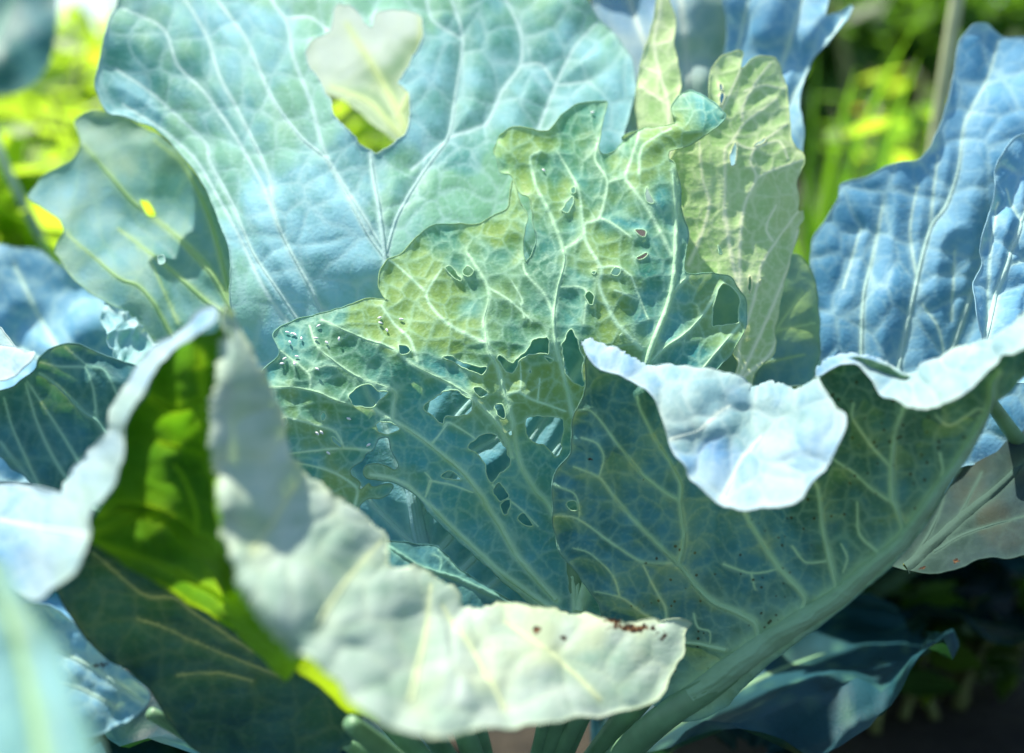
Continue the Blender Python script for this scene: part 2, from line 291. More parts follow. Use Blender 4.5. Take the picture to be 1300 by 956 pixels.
# ------------------------------------------------------------------ one blade of a leaf
class Sheet:
    def __init__(s, outline, depth, holes=(), veins=(), res=3.5, side=-1, puff=0.002, puff_len=16, cell=30, cell_amp=0.0004,
                 wave=0.004, wave_len=90, rolls=(), seed=1, stains=(), edge_lift=0.0008, ragged=0.9, ret_w=2.0, rim=0.00030, fray=0.0, tilt=0.0, crest=0.0, zones=()):
        s.zones = zones
        s.res, s.side, s.puff, s.puff_len, s.cell, s.cell_amp = res, side, puff, puff_len, cell, cell_amp
        s.wave, s.wave_len, s.seed, s.edge_lift, s.ret_w, s.rim = wave, wave_len, seed, edge_lift, ret_w, rim
        o = catmull(T(outline), True, res * 0.9)
        d = o - np.roll(o, 1, 0); nrm = np.stack([-d[:, 1], d[:, 0]], 1) / (np.linalg.norm(d, axis=1)[:, None] + 1e-9)
        o = o + nrm * ((vnoise(o, 9, seed + 40) * 1.6 + vnoise(o, 26, seed + 41) * 3.0) * ragged + vnoise(o, 7, seed + 43) * fray)[:, None]
        s.loops = [o]
        for hst in holes:
            h = catmull(T(hst), True, min(res, 2.4) * 0.8); big = min(1.0, np.ptp(h, axis=0).max() / 22); s.loops.append(h + big * np.stack([vnoise(h, 6, seed + 50) + vnoise(h, 13, seed + 52), vnoise(h, 6, seed + 51) + vnoise(h, 13, seed + 53)], 1) * 2.4)
        s.veins = []
        for v in veins:
            txt, w0, w1 = v[0], v[1], v[2]
            if len(v) == 3: w0, w1 = w0 * 0.85, w1 * 0.8
            s.veins.append((catmull(T(txt), False, max(res, 2.5)), w0, w1, v[3] if len(v) > 3 else 'vein'))
        pts, vals = [], []
        for tk in depth.split():
            x, y, dd = tk.split(','); pts.append((float(x), float(y))); vals.append(0.65 + float(dd) / 100 + tilt * (float(y) - 480) / 48000 + crest * max(0.0, (520 - float(y)) / 520) / 100)
        s.tps = TPS(pts, np.array(vals))
        lo, hi = o.min(0), o.max(0); s.rolls = []
        for r in rolls:
            ln = catmull(T(r[0]), False, 6); s.rolls.append((Field(ln[:-1], ln[1:], np.ones(len(ln)), np.ones(len(ln)), lo, hi, int(r[1]) + 2), r[1], r[2]))
        s.stains = stains
        A, B, wa, wb = [], [], [], []
        for P, w0, w1, _ in s.veins:
            w = np.linspace(w0, w1, len(P)); A.append(P[:-1]); B.append(P[1:]); wa.append(w[:-1]); wb.append(w[1:])
        s.vf = Field(*map(np.concatenate, (A, B, wa, wb)), lo, hi, 48) if A else None
        s.scale = float(np.mean(vals)) * SENSOR / LENS / 1300
    def base(s, P):
        d = s.tps(P)
        for line, R, D in s.rolls:
            dist = line(P)[0]; t = np.clip(1 - dist / R, 0, 1) * 0.93
            d = d + D * (1 - np.sqrt(np.clip(1 - t * t, 0, 1)))
        d = d + s.wave * (vnoise(P, s.wave_len, s.seed) + 0.45 * vnoise(P, s.wave_len * 0.42, s.seed + 1)) 
        return at(P, d)
    def frame(s, P):
        B = s.base(P); dx = s.base(P + [1.5, 0]) - s.base(P - [1.5, 0]); dy = s.base(P + [0, 1.5]) - s.base(P - [0, 1.5])
        N = np.cross(dx, dy); N /= np.linalg.norm(N, axis=1)[:, None] + 1e-12
        flip = ((CO - B) * N).sum(1) < 0; N[flip] *= -1
        return B, N
    def fields(s, P, edges=True):
        if s.vf is not None: dv, dn, w = s.vf(P)
        else: dv = np.full(len(P), 48.0); dn = dv; w = np.ones(len(P))
        e1 = cells(P, s.cell, s.seed + 11); e2 = cells(P, s.cell * 0.47, s.seed + 17)
        puff = 1 - np.exp(-(dv / s.puff_len) ** 1.4)
        p1 = 1 - np.exp(-(e1 / (s.cell * 0.16)) ** 1.5); p2 = 1 - np.exp(-(e2 / (s.cell * 0.08)) ** 1.5)
        rel = s.side * (s.puff * puff * (0.75 + 0.8 * (vnoise(P, s.puff_len * 2.4, s.seed + 23) + 0.5)) + s.cell_amp * p1 + 0.12 * s.cell_amp * p2)
        vein = np.clip(np.exp(-(dn / 0.62) ** 2) + 0.30 * np.exp(-dn * w / (w * 1.7 + 1)), 0, 1)
        ret = np.clip(np.exp(-(e1 / s.ret_w) ** 2) * (0.55 + 0.9 * (vnoise(P, 45, s.seed + 29) + 0.5)) + 0.55 * np.exp(-(e2 / (s.ret_w * 0.62)) ** 2) + 0.18 * np.exp(-e1 / 6), 0, 1)
        st = np.zeros(len(P))
        for (x, y, rx, ry, k) in s.stains:
            st = np.maximum(st, k * np.exp(-((P[:, 0] - x) / rx) ** 2 - ((P[:, 1] - y) / ry) ** 2))
        c, sn_ = math.cos(0.5 + s.seed), math.sin(0.5 + s.seed); R = np.stack([(P[:, 0] * c + P[:, 1] * sn_) * 3.2, -P[:, 0] * sn_ + P[:, 1] * c], 1)
        sm = lambda v, a, b: (lambda t: t * t * (3 - 2 * t))(np.clip((v - a) / (b - a), 0, 1))
        fb = lambda Q, L, k: vnoise(Q, L, s.seed + k) + 0.5 * vnoise(Q, L * .5, s.seed + k + 1) + 0.25 * vnoise(Q, L * .25, s.seed + k + 2)
        wax = 0.42 * sm(fb(P, 120, 70), -.35, .35) + 0.40 * sm(fb(P, 34, 74), -.45, .45) + 0.30 * sm(fb(R, 52, 78), -.4, .4) - 0.25 * np.exp(-dn * w / (w * 2 + 3))
        yel = sm(fb(P, 130, 82) + 0.35 * fb(P, 30, 86), -0.08, 0.42)
        for (x, y, rx, ry, dw, dy) in s.zones:
            g = np.exp(-((P[:, 0] - x) / rx) ** 2 - ((P[:, 1] - y) / ry) ** 2) * (0.75 + 0.9 * vnoise(P, 26, s.seed + 91)); wax = wax + dw * g; yel = yel + dy * g
        return rel, vein, ret, st, np.clip(wax, 0, 1), np.clip(yel, 0, 1)
    def surf(s, P, lift=None):
        B, N = s.frame(P); rel, vein, ret, st, wax, yel = s.fields(P)
        if lift is not None: rel = rel + lift
        return B + N * rel[:, None], N, vein, ret, st, wax, yel
    def build(s):
        res = s.res; bnd = []; E = []
        for L in s.loops:
            k = len(bnd) and sum(len(b) for b in bnd); n = len(L); bnd.append(L)
            E += [(k + i, k + (i + 1) % n) for i in range(n)]
        BP = np.concatenate(bnd)
        pts = []
        for P, w0, w1, _ in s.veins:
            d = np.gradient(P, axis=0); n = np.stack([-d[:, 1], d[:, 0]], 1) / (np.linalg.norm(d, axis=1)[:, None] + 1e-9)
            w = np.linspace(w0, w1, len(P))[:, None]
            for k in (0, -0.6, 0.6, -1.3, 1.3): pts.append(P + n * w * k)
        mn, mx = s.loops[0].min(0), s.loops[0].max(0)
        gx, gy = np.meshgrid(np.arange(mn[0], mx[0], res), np.arange(mn[1], mx[1], res * 0.87)); gx[1::2] += res / 2
        pts.append(np.stack([gx.ravel(), gy.ravel()], 1) + rng.uniform(-.12, .12, (gx.size, 2)) * res)
        Q = np.concatenate(pts)
        Q = Q[inside(Q, s.loops)]
        cell = res * 0.6
        occ = set(map(tuple, np.floor(BP / cell).astype(int).tolist()))
        keep = []
        for i, kk in enumerate(map(tuple, np.floor(Q / cell).astype(int).tolist())):
            if kk in occ: continue
            occ.add(kk); keep.append(i)
        Q = Q[keep]
        allp = np.concatenate([BP, Q])
        vo, eo, fo, *_ = delaunay_2d_cdt([Vector(p) for p in allp.tolist()], E, [], 0, 1e-4)
        VP = np.array([tuple(v) for v in vo]); FF = np.array([f for f in fo if len(f) == 3], int)
        cen = VP[FF].mean(1); FF = FF[inside(cen, s.loops)]
        used = np.unique(FF); rm = -np.ones(len(VP), int); rm[used] = np.arange(len(used)); VP = VP[used]; FF = rm[FF]
        A = np.concatenate(s.loops); Bn = np.concatenate([np.roll(L, -1, 0) for L in s.loops]); one = np.ones(len(A))
        de = Field(A, Bn, one, one, s.loops[0].min(0), s.loops[0].max(0), 14)(VP)[0]
        lift = s.edge_lift * np.exp(-de / 5.0) * (1 + 2 * vnoise(VP, 20, s.seed + 60))
        X, N, vein, ret, st, wax, yel = s.surf(VP, lift)
        vein = np.maximum(vein, 0.5 * np.exp(-de / 2.6))
        # rim bead that gives the cut edge its thickness
        V, F, UVp, ve, re, sn, wx, yl = [X], [FF], [VP], [vein], [ret], [st], [wax], [yel]; off = len(X)
        for li, L in enumerate(s.loops):
            lf = s.edge_lift * (1 + 2 * vnoise(L, 20, s.seed + 60))
            Y, Nn, v1, r1, t1, x1, y1 = s.surf(L, lf); n = len(L)
            td = np.roll(Y, -1, 0) - np.roll(Y, 1, 0); td /= np.linalg.norm(td, axis=1)[:, None] + 1e-12
            bn = np.cross(td, Nn); ring = []
            for a in range(5):
                an = 2 * math.pi * a / 5; ring.append(Y + s.rim * (math.cos(an) * Nn + math.sin(an) * bn))
            V.append(np.stack(ring, 1).reshape(-1, 3)); i = np.arange(n); j = (i + 1) % n
            for a in range(5):
                b = (a + 1) % 5
                F.append(np.stack([off + i * 5 + a, off + j * 5 + a, off + j * 5 + b], 1)); F.append(np.stack([off + i * 5 + a, off + j * 5 + b, off + i * 5 + b], 1))
            UVp.append(np.repeat(L, 5, 0)); ve.append(np.full(n * 5, 0.35 if li == 0 else 0.9)); re.append(np.zeros(n * 5)); sn.append(np.repeat(t1, 5)); wx.append(np.repeat(x1, 5)); yl.append(np.repeat(y1, 5)); off += n * 5
        return np.concatenate(V), np.concatenate(F), np.concatenate(UVp) * s.scale, dict(vein=np.concatenate(ve), ret=np.concatenate(re), stain=np.concatenate(sn), wax=np.concatenate(wx), yel=np.concatenate(yl))
    def ribs(s, mat, parent, origin):
        """each traced vein becomes a low ridge of its own lying on the blade"""
        for P, w0, w1, nm in s.veins:
            if nm == 'vein' and w0 < 3.9: continue                # finer veins are relief of the blade itself
            m = inside(P, s.loops)
            if m.sum() < 4: continue
            idx = np.where(m)[0]; runs = np.split(idx, np.where(np.diff(idx) > 1)[0] + 1)
            wfull = np.linspace(w0, w1, len(P)); V, F = [], []; off = 0
            for rn in runs:
                if len(rn) < 4: continue
                Q = P[rn]; w = wfull[rn].copy(); k = np.arange(len(rn))
                w *= np.clip((len(rn) - 1 - k) / max(4, 0.4 * len(rn)), 0.2, 1) if nm == 'vein' else np.clip((len(rn) - 1 - k) / 4, 0.15, 1)
                d = np.gradient(Q, axis=0); n = np.stack([-d[:, 1], d[:, 0]], 1) / (np.linalg.norm(d, axis=1)[:, None] + 1e-9)
                hgt = w * s.scale * (0.34 if nm != 'midrib' else 0.55)
                NC = 15 if w0 > 20 else 7; cs = np.linspace(-1, 1, NC); _, N0 = s.frame(Q)
                q = (Q[:, None] + n[:, None] * (w[:, None] * 0.5 * cs)[:, :, None]).reshape(-1, 2)
                Bq = s.base(q); relq = s.fields(q)[0]; up = (hgt[:, None] * (np.sqrt(np.clip(1 - cs * cs, 0, 1)) + (0.06 * np.cos(cs * 14) + 0.10 * vnoise(q, 9, s.seed).reshape(-1, NC) if w0 > 20 else 0)) - 0.0003 * (np.abs(cs) > 0.9)).ravel()
                V.append(Bq + np.repeat(N0, NC, 0) * (relq + up)[:, None]); nn = len(rn)
                a = (off + np.arange(nn - 1)[:, None] * NC + np.arange(NC - 1)).ravel()
                F += [np.stack([a, a + 1, a + NC + 1], 1), np.stack([a, a + NC + 1, a + NC], 1)]; off += nn * NC
            if not V: continue
            V = np.concatenate(V); n = len(V)
            uvs = V[:, [0, 2]]
            mesh_obj(nm, V, np.concatenate(F), mat, parent, uvs, dict(vein=np.full(n, 0.92 if w0 < 20 else 0.65), ret=np.zeros(n), stain=np.zeros(n), wax=np.full(n, .4), yel=np.zeros(n)), origin)
def make_leaf(plant, sheets, mat, petiole=None, label=None, name='leaf', mats=None):
    """sheets = the visible folds of ONE leaf; they share borders and are joined into one mesh"""
    org = np.array(plant.location); V, F, U, AT, MI = [], [], [], [], []; off = 0
    for k, s in enumerate(sheets):
        v, f, u, a = s.build(); V.append(v); F.append(f + off); U.append(u); AT.append(a); MI.append(np.full(len(f), k)); off += len(v)
    o = mesh_obj(name, np.concatenate(V), np.concatenate(F), mat if not mats else mats[0], plant, np.concatenate(U),
                 {k: np.concatenate([a[k] for a in AT]) for k in AT[0]}, org)
    if mats:
        for mm in mats[1:]: o.data.materials.append(M[mm])
        o.data.polygons.foreach_set('material_index', np.concatenate(MI).astype(np.int32))
    for k, s in enumerate(sheets): s.ribs(mats[k] if mats else mat, o, org)
    if petiole:                                                   # (x, y, depth cm, radius px) points, then down to the stump
        P = []; R = []
        for (x, y, dcm, rpx) in petiole:
            dd = 0.65 + dcm / 100; P.append(at((x, y), dd)[0]); R.append(rpx * dd * SENSOR / LENS / 1300)
        end = org + np.array([0, 0, 0.05]); dr = P[-1] - end
        P.append(end + dr * 0.30 + np.array([0, 0, -0.012])); R.append(R[-1] * 1.15); P.append(end); R.append(R[-1] * 1.1)
        P = np.array(P); R = np.array(R); tt = np.linspace(0, len(P) - 1, 6 * len(P))
        i0 = np.clip(np.floor(tt).astype(int), 0, len(P) - 2); fr = tt - i0; Q = []
        for i_, f_ in zip(i0, fr):
            p0, p1, p2, p3 = P[max(i_ - 1, 0)], P[i_], P[i_ + 1], P[min(i_ + 2, len(P) - 1)]
            Q.append(0.5 * (2 * p1 + (p2 - p0) * f_ + (2 * p0 - 5 * p1 + 4 * p2 - p3) * f_**2 + (3 * p1 - p0 - 3 * p2 + p3) * f_**3))
        v, f = tube(Q, np.interp(tt, np.arange(len(R)), R), 12)
        mesh_obj('petiole', v, f, 'petiole', o, None, None, org)
    if label: o['label'] = label
    return o
def make_plant(loc, label, group='cabbage plants in the bed'):
    p = tag(empty('cabbage_plant', loc), label, 'cabbage', group)
    h = np.linspace(0, 1, 9); prof = np.interp(h, [0, .15, .6, 1], [0.020, 0.026, 0.030, 0.012])
    v, f = tube(np.stack([0.004 * np.sin(h * 5), 0 * h, h * 0.09 - 0.005], 1), prof, 14)
    mesh_obj('stump', v, f, 'stump', p); return p

def low_leaf(plant, az, el, L, Wd, mat, seed, droop=0.5, base_r=0.015):
    """an ordinary outer leaf: petiole, midrib and a wavy blade spreading from the stump"""
    nu, nv = 34, 25; u = np.linspace(0, 1, nu)[:, None] + np.zeros((1, nv)); v = np.linspace(-1, 1, nv)[None] + np.zeros((nu, 1))
    prof = np.interp(u, [0, .12, .2, .35, .55, .75, .9, 1], [.05, .06, .30, .80, 1.0, .93, .62, .12])
    P2 = np.stack([u.ravel() * 600, v.ravel() * 300], 1)
    rip = 1 + 0.10 * vnoise(P2, 70, seed).reshape(nu, nv)
    s_ = base_r + u * L; lat = v * prof * Wd * .5 * rip
    ang = el - droop * u ** 1.6; r = np.cumsum(np.cos(ang) * L / nu, 0) + base_r; z = np.cumsum(np.sin(ang) * L / nu, 0)
    lift = 0.30 * np.abs(lat) + (vnoise(P2, 90, seed + 1) * .035 + vnoise(P2, 45, seed + 2) * .02).reshape(nu, nv) * np.abs(v) ** 1.2 * (Wd / .2)
    nx, nz = -np.sin(ang), np.cos(ang); r2 = r + nx * lift; z2 = z + nz * lift + 0.055
    ca, sa = math.cos(az), math.sin(az); V = np.stack([r2 * ca - lat * sa, r2 * sa + lat * ca, np.maximum(z2, .012)], 2).reshape(-1, 3)
    idx = np.arange(nu * nv).reshape(nu, nv)
    F = np.concatenate([np.stack([idx[:-1, :-1], idx[:-1, 1:], idx[1:, 1:]], 2).reshape(-1, 3), np.stack([idx[:-1, :-1], idx[1:, 1:], idx[1:, :-1]], 2).reshape(-1, 3)])
    side = np.abs(((u * 7 - np.abs(v) * 1.6) % 1) - .5).ravel(); vein = np.clip(np.exp(-(side / .05) ** 2) * .7, 0, 1)
    wax = np.clip(.5 + vnoise(P2, 60, seed + 4) + .5 * vnoise(P2, 25, seed + 5), 0, 1); n = nu * nv
    o = mesh_obj('leaf', V, F, mat, plant, np.stack([s_.ravel(), lat.ravel()], 1), dict(vein=vein, ret=np.zeros(n), stain=np.zeros(n), wax=wax, yel=np.zeros(n)))
    mid = V.reshape(nu, nv, 3)[:, nv // 2] - np.array([0, 0, .003]); vv, ff = tube(mid[:-2], np.linspace(.009, .0018, nu - 2), 8)
    mesh_obj('midrib', vv, ff, 'petiole', o); return o
def rosette(plant, spec, mat, seed):
    for k, (az, el, L, Wd) in enumerate(spec): low_leaf(plant, math.radians(az), math.radians(el), L, Wd, mat, seed + 10 * k)
# ------------------------------------------------------------------ the setting
def ground():
    n = 150; u = np.linspace(-1, 1, n); g = np.sign(u) * np.abs(u) ** 2.6 * 60
    X, Y = np.meshgrid(g, g + 1.0); P = np.stack([X.ravel(), Y.ravel()], 1)
    Z = vnoise(P, 0.11, 3) * 0.018 + vnoise(P, 0.4, 4) * 0.03 - 0.012
    idx = np.arange(n * n).reshape(n, n)
    F = np.concatenate([np.stack([idx[:-1, :-1], idx[:-1, 1:], idx[1:, 1:]], 2).reshape(-1, 3), np.stack([idx[:-1, :-1], idx[1:, 1:], idx[1:, :-1]], 2).reshape(-1, 3)])
    tag(mesh_obj('ground', np.column_stack([P, Z]), F, 'soil'), kind='structure')
ground()

# ------------------------------------------------------------------ the cabbages
plant = make_plant((0.0, 0.70, 0.0), 'large chewed cabbage filling the middle of the picture')

# big icy leaf at the back, leaning away, with a large ragged hole
L1 = Sheet('z 165,-45 300,-85 450,-90 600,-75 700,-50 745,5 o 60,80 140,170 200,260 225,340 230,400 215,480 192,560 170,660 '
           'z 795,215 792,260 795,350 805,500 800,640 775,770 700,800 600,805 520,790 470,740 425,660 390,590 350,520 325,470 308,435 '
           'r 640,830 638,700 600,590 560,500 500,430 430,360 350,330 300,320 270,260 275,190 295,110 325,10',
           '150,80,12.5 165,-40,16 450,-80,18 700,-40,17.5 800,110,13.4 300,400,5.4 295,300,7.0 480,340,5.4 600,160,11 420,100,11.5 640,330,6.2 500,560,6.8 420,640,6.8 780,500,7.4 560,790,6.4 760,760,7.0 230,200,10',
           ['q 230,30 275,30 325,95 345,55 400,42 460,50 470,110 430,190 405,245 430,270 432,330 420,385 345,430 325,420 290,400 230,330 215,285 180,220 150,170 170,120 215,95',
            'z 205,332 212,330 214,338 207,341'],
           [('z 575,800 560,700 535,600 508,480 495,400 z 490,340 q 350,580 335,500 325,420', 17, 4, 'midrib'),
            ('r 1060,710 1010,640 956,540 900,440 830,380 750,270 680,110 600,0 z 262,-40', 5, 2.6), ('r 1000,1000 890,860 860,800 800,690 760,600 740,480 660,310 610,220 570,100 510,0', 6, 2.4),
            ('r 760,600 720,500 640,360 560,250 490,180 450,80 330,20', 4, 2), ('r 860,940 780,820 700,700 640,560 580,450 570,400 500,330 420,260 320,190', 5, 2),
            ('r 860,965 770,860 720,780 660,650 600,540 540,440 450,360 340,290', 4.5, 2), ('r 1070,710 1010,610 900,430 860,290 810,160 790,60 750,0 z 340,-50', 5, 3),
            ('q 370,700 400,600 470,480 540,380 560,270 580,110 550,0', 5, 2.6), ('q 540,380 640,345 690,250 740,180 740,90 700,0', 4, 2.4), ('q 790,355 840,230 890,130 956,60', 3.4, 2),
            ('q 740,180 800,180 840,235 930,225', 2.4, 1.8), ('q 440,470 530,390', 2.5, 2), ('q 580,110 500,60 480,0', 2.6, 2), ('q 90,50 160,50 215,90', 2.4, 2)],
           res=3.4, side=1, puff=0.0028, puff_len=20, cell=44, cell_amp=0.0006, wave=0.008, wave_len=130, seed=2, ragged=0.8, ret_w=1.7, zones=[(640, 150, 110, 140, -.45, .55), (170, 70, 80, 80, -.55, .0), (390, 320, 150, 150, .35, -.3), (480, 130, 60, 90, -.2, .5), (380, 230, 35, 60, -.5, 0), (600, 640, 220, 170, .55, -.5)])
make_leaf(plant, [L1], 'icy', [(562, 700, 7.0, 8), (580, 800, 6.4, 10), (600, 900, 5.4, 12)], 'big pale blue leaf with a large ragged hole')

# blue inner leaf behind the chewed one, showing through its holes
L18 = Sheet('z 395,560 410,500 450,450 520,425 600,400 680,395 745,415 785,470 800,560 795,660 770,760 720,800 620,808 540,800 480,760 440,700 410,640',
    '400,560,3.6 450,450,4.6 600,400,6.0 745,415,5.6 800,560,4.6 770,760,4.2 540,800,3.0 440,700,3.0 600,600,3.4', [],
    [('z 548,810 540,720 528,650 520,590 530,520 560,450', 26, 8, 'midrib'), ('z 540,705 565,690 600,640 645,598 700,520 745,450', 11, 7), ('z 545,745 590,720 650,650 700,580 735,530 770,480', 11, 7), ('z 530,660 560,615 600,575 633,555 680,500 710,440', 10, 6), ('z 524,610 580,530 638,468 670,430', 10, 6),
     ('z 530,690 515,681 470,636 440,590 420,550', 9, 6), ('z 524,640 505,590 488,540 466,498 455,470', 9, 6), ('z 545,750 520,725 480,700 450,680', 8, 5), ('z 550,775 620,745 690,680 750,610', 10, 6), ('z 560,795 650,780 730,720', 9, 6), ('z 522,570 505,520 500,470', 7, 4)],
    res=3.6, side=1, puff=0.0030, puff_len=20, cell=44, cell_amp=0.0004, wave=0.006, wave_len=120, seed=3)
make_leaf(plant, [L18], 'heart', [(545, 760, 2.9, 11), (560, 850, 3.2, 13), (590, 930, 3.8, 14)], 'bright blue inner leaf with pale ribs seen through the holes')

# the chewed leaf in the middle: front lobe and the paler right-hand lobe
HOLES_A = ['c 485,250 530,210 580,192 640,220 683,238 650,265 610,310 545,308 500,290', 'c 625,400 645,380 700,380 738,410 730,430 695,445 640,440',
    'a 960,840 1010,845 1080,880 1150,905 1185,895 1190,910 1160,935 1100,920 1040,880 985,860', 'c 870,320 900,270 960,235 1010,215 1060,235 1110,275 1115,310 1080,345 1040,352 985,350 970,390 930,365',
    'c 1120,215 1150,200 1190,230 1190,250 1150,262', 'a 745,790 775,788 800,820 760,838 745,825', 'c 345,350 365,333 380,350 360,378', 'c 400,460 415,458 450,498 445,510 410,482',
    'a 975,400 1000,395 1030,418 1065,450 1050,462 1000,435', 'a 1065,410 1090,395 1120,415 1100,440 1070,432', 'b 612,580 650,530 668,520 670,560 640,602', 'b 655,480 675,475 680,500 660,505',
    'b 980,680 1030,685 1040,715 1010,715', 'b 990,820 1040,790 1050,805 1010,828', 'b 855,905 880,875 910,890 890,912', 'b 760,895 785,895 775,912', 'b 1035,465 1055,490 1080,545 1045,540',
    'd 730,225 750,200 775,225 765,270 745,270', 'd 612,470 640,400 665,392 690,460 720,530 715,600 720,675 690,670 650,640 620,580 615,520',
    'd 430,490 470,440 540,430 545,520 520,520 440,525 400,545 370,600 330,605 290,555 295,520 360,560', 'd 445,600 455,595 458,610 447,612', 'd 525,535 570,545 550,562',
    'e 505,145 550,110 640,115 690,130 700,200 690,290 680,312 655,318 620,275 550,250 515,215', 'e 210,270 260,220 330,200 380,225 410,280 435,330 430,370 390,400 340,450 320,440 310,390 300,350 260,300',
    'e 80,415 120,390 180,425 185,435 120,435', 'e 335,490 375,455 420,520 380,545', 'e 385,565 425,535 420,600 405,620', 'e 470,630 500,605 550,660 520,670', 'e 355,60 385,50 403,90 395,125 365,105',
    'e 415,190 435,180 440,205 425,212', 'g 500,520 520,440 545,405 590,415 625,460 640,520 630,590 600,605 510,612 497,590', 'g 525,205 548,245 535,250', 'g 208,815 240,800 235,830', 'c 140,375 170,360 180,385 160,400',
    'd 905,420 915,412 912,425']
VA = [('h 1055,600 900,490 780,400 660,290 540,180 440,80 350,0 c 780,700 700,665 600,648', 9, 4), ('h 1060,540 960,430 860,310 780,170 700,50 c 1180,780 1080,650 950,540 850,460 710,370 600,310 450,280 330,230 200,205 50,205', 9.5, 2.2),
    ('z 730,775 725,720 e 640,590 560,490 490,370 460,260 440,130 400,0 d 290,590 240,500 225,400 215,340 240,190 130,0', 9, 3), ('z 732,770 738,650 735,560 d 665,800 620,620 580,470 570,320 590,180 625,20 b 560,620 480,460 450,320 500,290', 8, 2.6),
    ('d 565,300 520,210 430,110 415,60', 3.4, 2), ('z 735,775 765,660 800,540 d 1040,560 1080,440 1150,260 1180,100 b 1190,600 1170,380', 13, 4.5, 'midrib'), ('b 1175,820 1130,730 1040,570 950,450 930,410 960,320 1000,190', 4.5, 2.4),
    ('g 300,440 340,390 390,340 440,200 480,30', 5, 3), ('g 180,800 260,720 370,640 460,540 530,420', 5, 3), ('g 400,880 430,850 520,740 630,610', 5, 3), ('d 1015,490 940,410 870,330 800,170 810,80 b 730,730 700,500 650,390 590,290', 4.5, 2),
    ('z 650,580 639,550 c 1200,340 1100,250 1000,185 830,100 a 700,800 580,760 440,700 350,660', 6.5, 2.2), ('a 835,870 800,760 720,680 655,590', 3.6, 2), ('c 710,370 715,300 720,225 560,165 440,90 330,0 a 290,690', 5, 2),
    ('a 1190,780 1100,740 980,670 900,580 885,520 960,400', 4.4, 2), ('a 870,510 740,390 690,360', 2.8, 1.6), ('c 600,525 440,515 160,545', 3, 1.6), ('c 460,510 420,430 300,390 150,350', 3, 1.6), ('c 520,800 530,720 450,655 330,610 170,580', 3, 1.6),
    ('b 630,775 720,720 730,650 800,620 840,440 780,330 790,250', 3.2, 2), ('b 840,440 940,415', 2.6, 2), ('b 1000,400 1005,300 1030,245 1160,170', 3, 2), ('b 800,620 880,660 960,720', 2.4, 1.6), ('d 800,80 880,70 960,120 1000,220 1050,340', 2.6, 1.6),
    ('d 720,360 730,190 600,175', 2.4, 1.8), ('d 880,190 1000,240', 2, 1.5), ('d 240,180 330,230 400,290 460,350', 2.4, 1.6), ('d 400,290 410,240 360,150', 2.2, 1.5), ('d 420,330 400,260', 2, 1.5), ('c 290,220 290,140 200,60 140,20', 2.4, 1.4),
    ('c 290,120 370,95 430,100', 2, 1.4), ('d 330,720 390,705 460,745 630,805', 3.4, 2), ('d 400,700 405,640 400,560', 2, 1.5), ('d 490,760 500,640', 2, 1.5), ('c 970,400 1000,385 1130,465', 2.6, 1.6), ('c 910,490 985,395', 2.6, 1.6), ('e 20,440 130,460 240,500', 2.4, 1.6),
    ('e 0,520 30,440 0,400', 2.2, 1.6), ('c 900,680 880,740', 2.2, 1.5), ('e 340,460 400,520 480,580 570,670', 2.8, 1.6)]
L6A = Sheet('z 732,785 700,785 690,780 h 930,560 780,440 660,330 540,215 430,115 c 860,790 770,720 690,680 590,665 565,640 575,605 610,595 665,600 720,628 743,600 715,540 700,480 688,460 650,466 630,490 610,525 575,545 560,572 500,630 '
    '545,690 542,722 590,690 612,708 700,690 718,712 690,750 640,772 590,768 545,800 530,838 400,800 250,690 120,520 60,330 30,190 60,110 a 140,840 130,790 105,740 130,700 200,665 310,630 400,605 500,570 600,545 650,552 685,562 662,530 645,490 645,430 680,370 760,310 830,240 870,200 910,178 '
    'b 100,650 200,640 270,600 325,570 345,500 362,425 378,480 400,530 430,580 440,610 430,660 415,740 415,810 430,852 452,820 474,750 476,710 460,640 450,560 438,518 405,500 378,450 354,402 300,385 265,330 262,280 290,210 340,170 400,160 490,175 550,175 590,130 620,90 680,50 750,35 830,30 838,40 822,120 808,200 797,265 806,296 830,298 880,270 930,210 1000,180 1080,165 1180,147 '
    'f 300,458 288,400 292,360 330,310 380,295 430,310 490,350 535,400 555,428 500,490 420,555 350,588 280,600 268,640 300,670 325,760 345,900 g 378,150 354,290 362,345 440,345 520,350 590,360 632,415 665,480 668,600 628,700 603,750 530,830 510,880 z 890,520 830,620 775,770',
    '732,785,0.6 640,700,0.6 470,600,-0.6 330,480,-1.2 360,590,-1.8 420,400,-0.2 490,340,1.0 540,290,1.6 630,280,1.2 640,180,2.2 700,160,2.0 770,130,2.6 700,330,0 620,420,-0.2 800,190,1.6 850,300,0.2 870,165,-0.6 915,148,-1.2 860,120,0.6 820,460,0.2 950,400,1.6 920,260,1.4 880,500,0.6 740,560,1.0 560,500,-0.3 780,330,-0.3',
    HOLES_A, VA, res=2.5, side=-1, puff=0.0014, puff_len=12, cell=27, cell_amp=0.0005, wave=0.007, wave_len=75, seed=5, ragged=0.9, ret_w=1.25, edge_lift=0.0008, crest=6.8, zones=[(600, 350, 120, 80, -.15, .55), (420, 470, 90, 80, -.2, .4), (720, 190, 90, 80, -.1, .35), (650, 420, 80, 60, 0, .4), (650, 660, 140, 130, .5, -.9), (850, 400, 60, 130, .35, -.6), (550, 600, 90, 90, .4, -.7), (780, 300, 60, 60, .2, -.2)],  # zones paint yellow-green sunlight above and teal shade below into the colour
    rolls=[('b 285,215 262,280 265,330 300,385', 16, 0.010), ('f 300,458 150,490 20,560', 12, 0.008), ('f 330,310 380,295 490,350 555,428', 18, 0.004)])
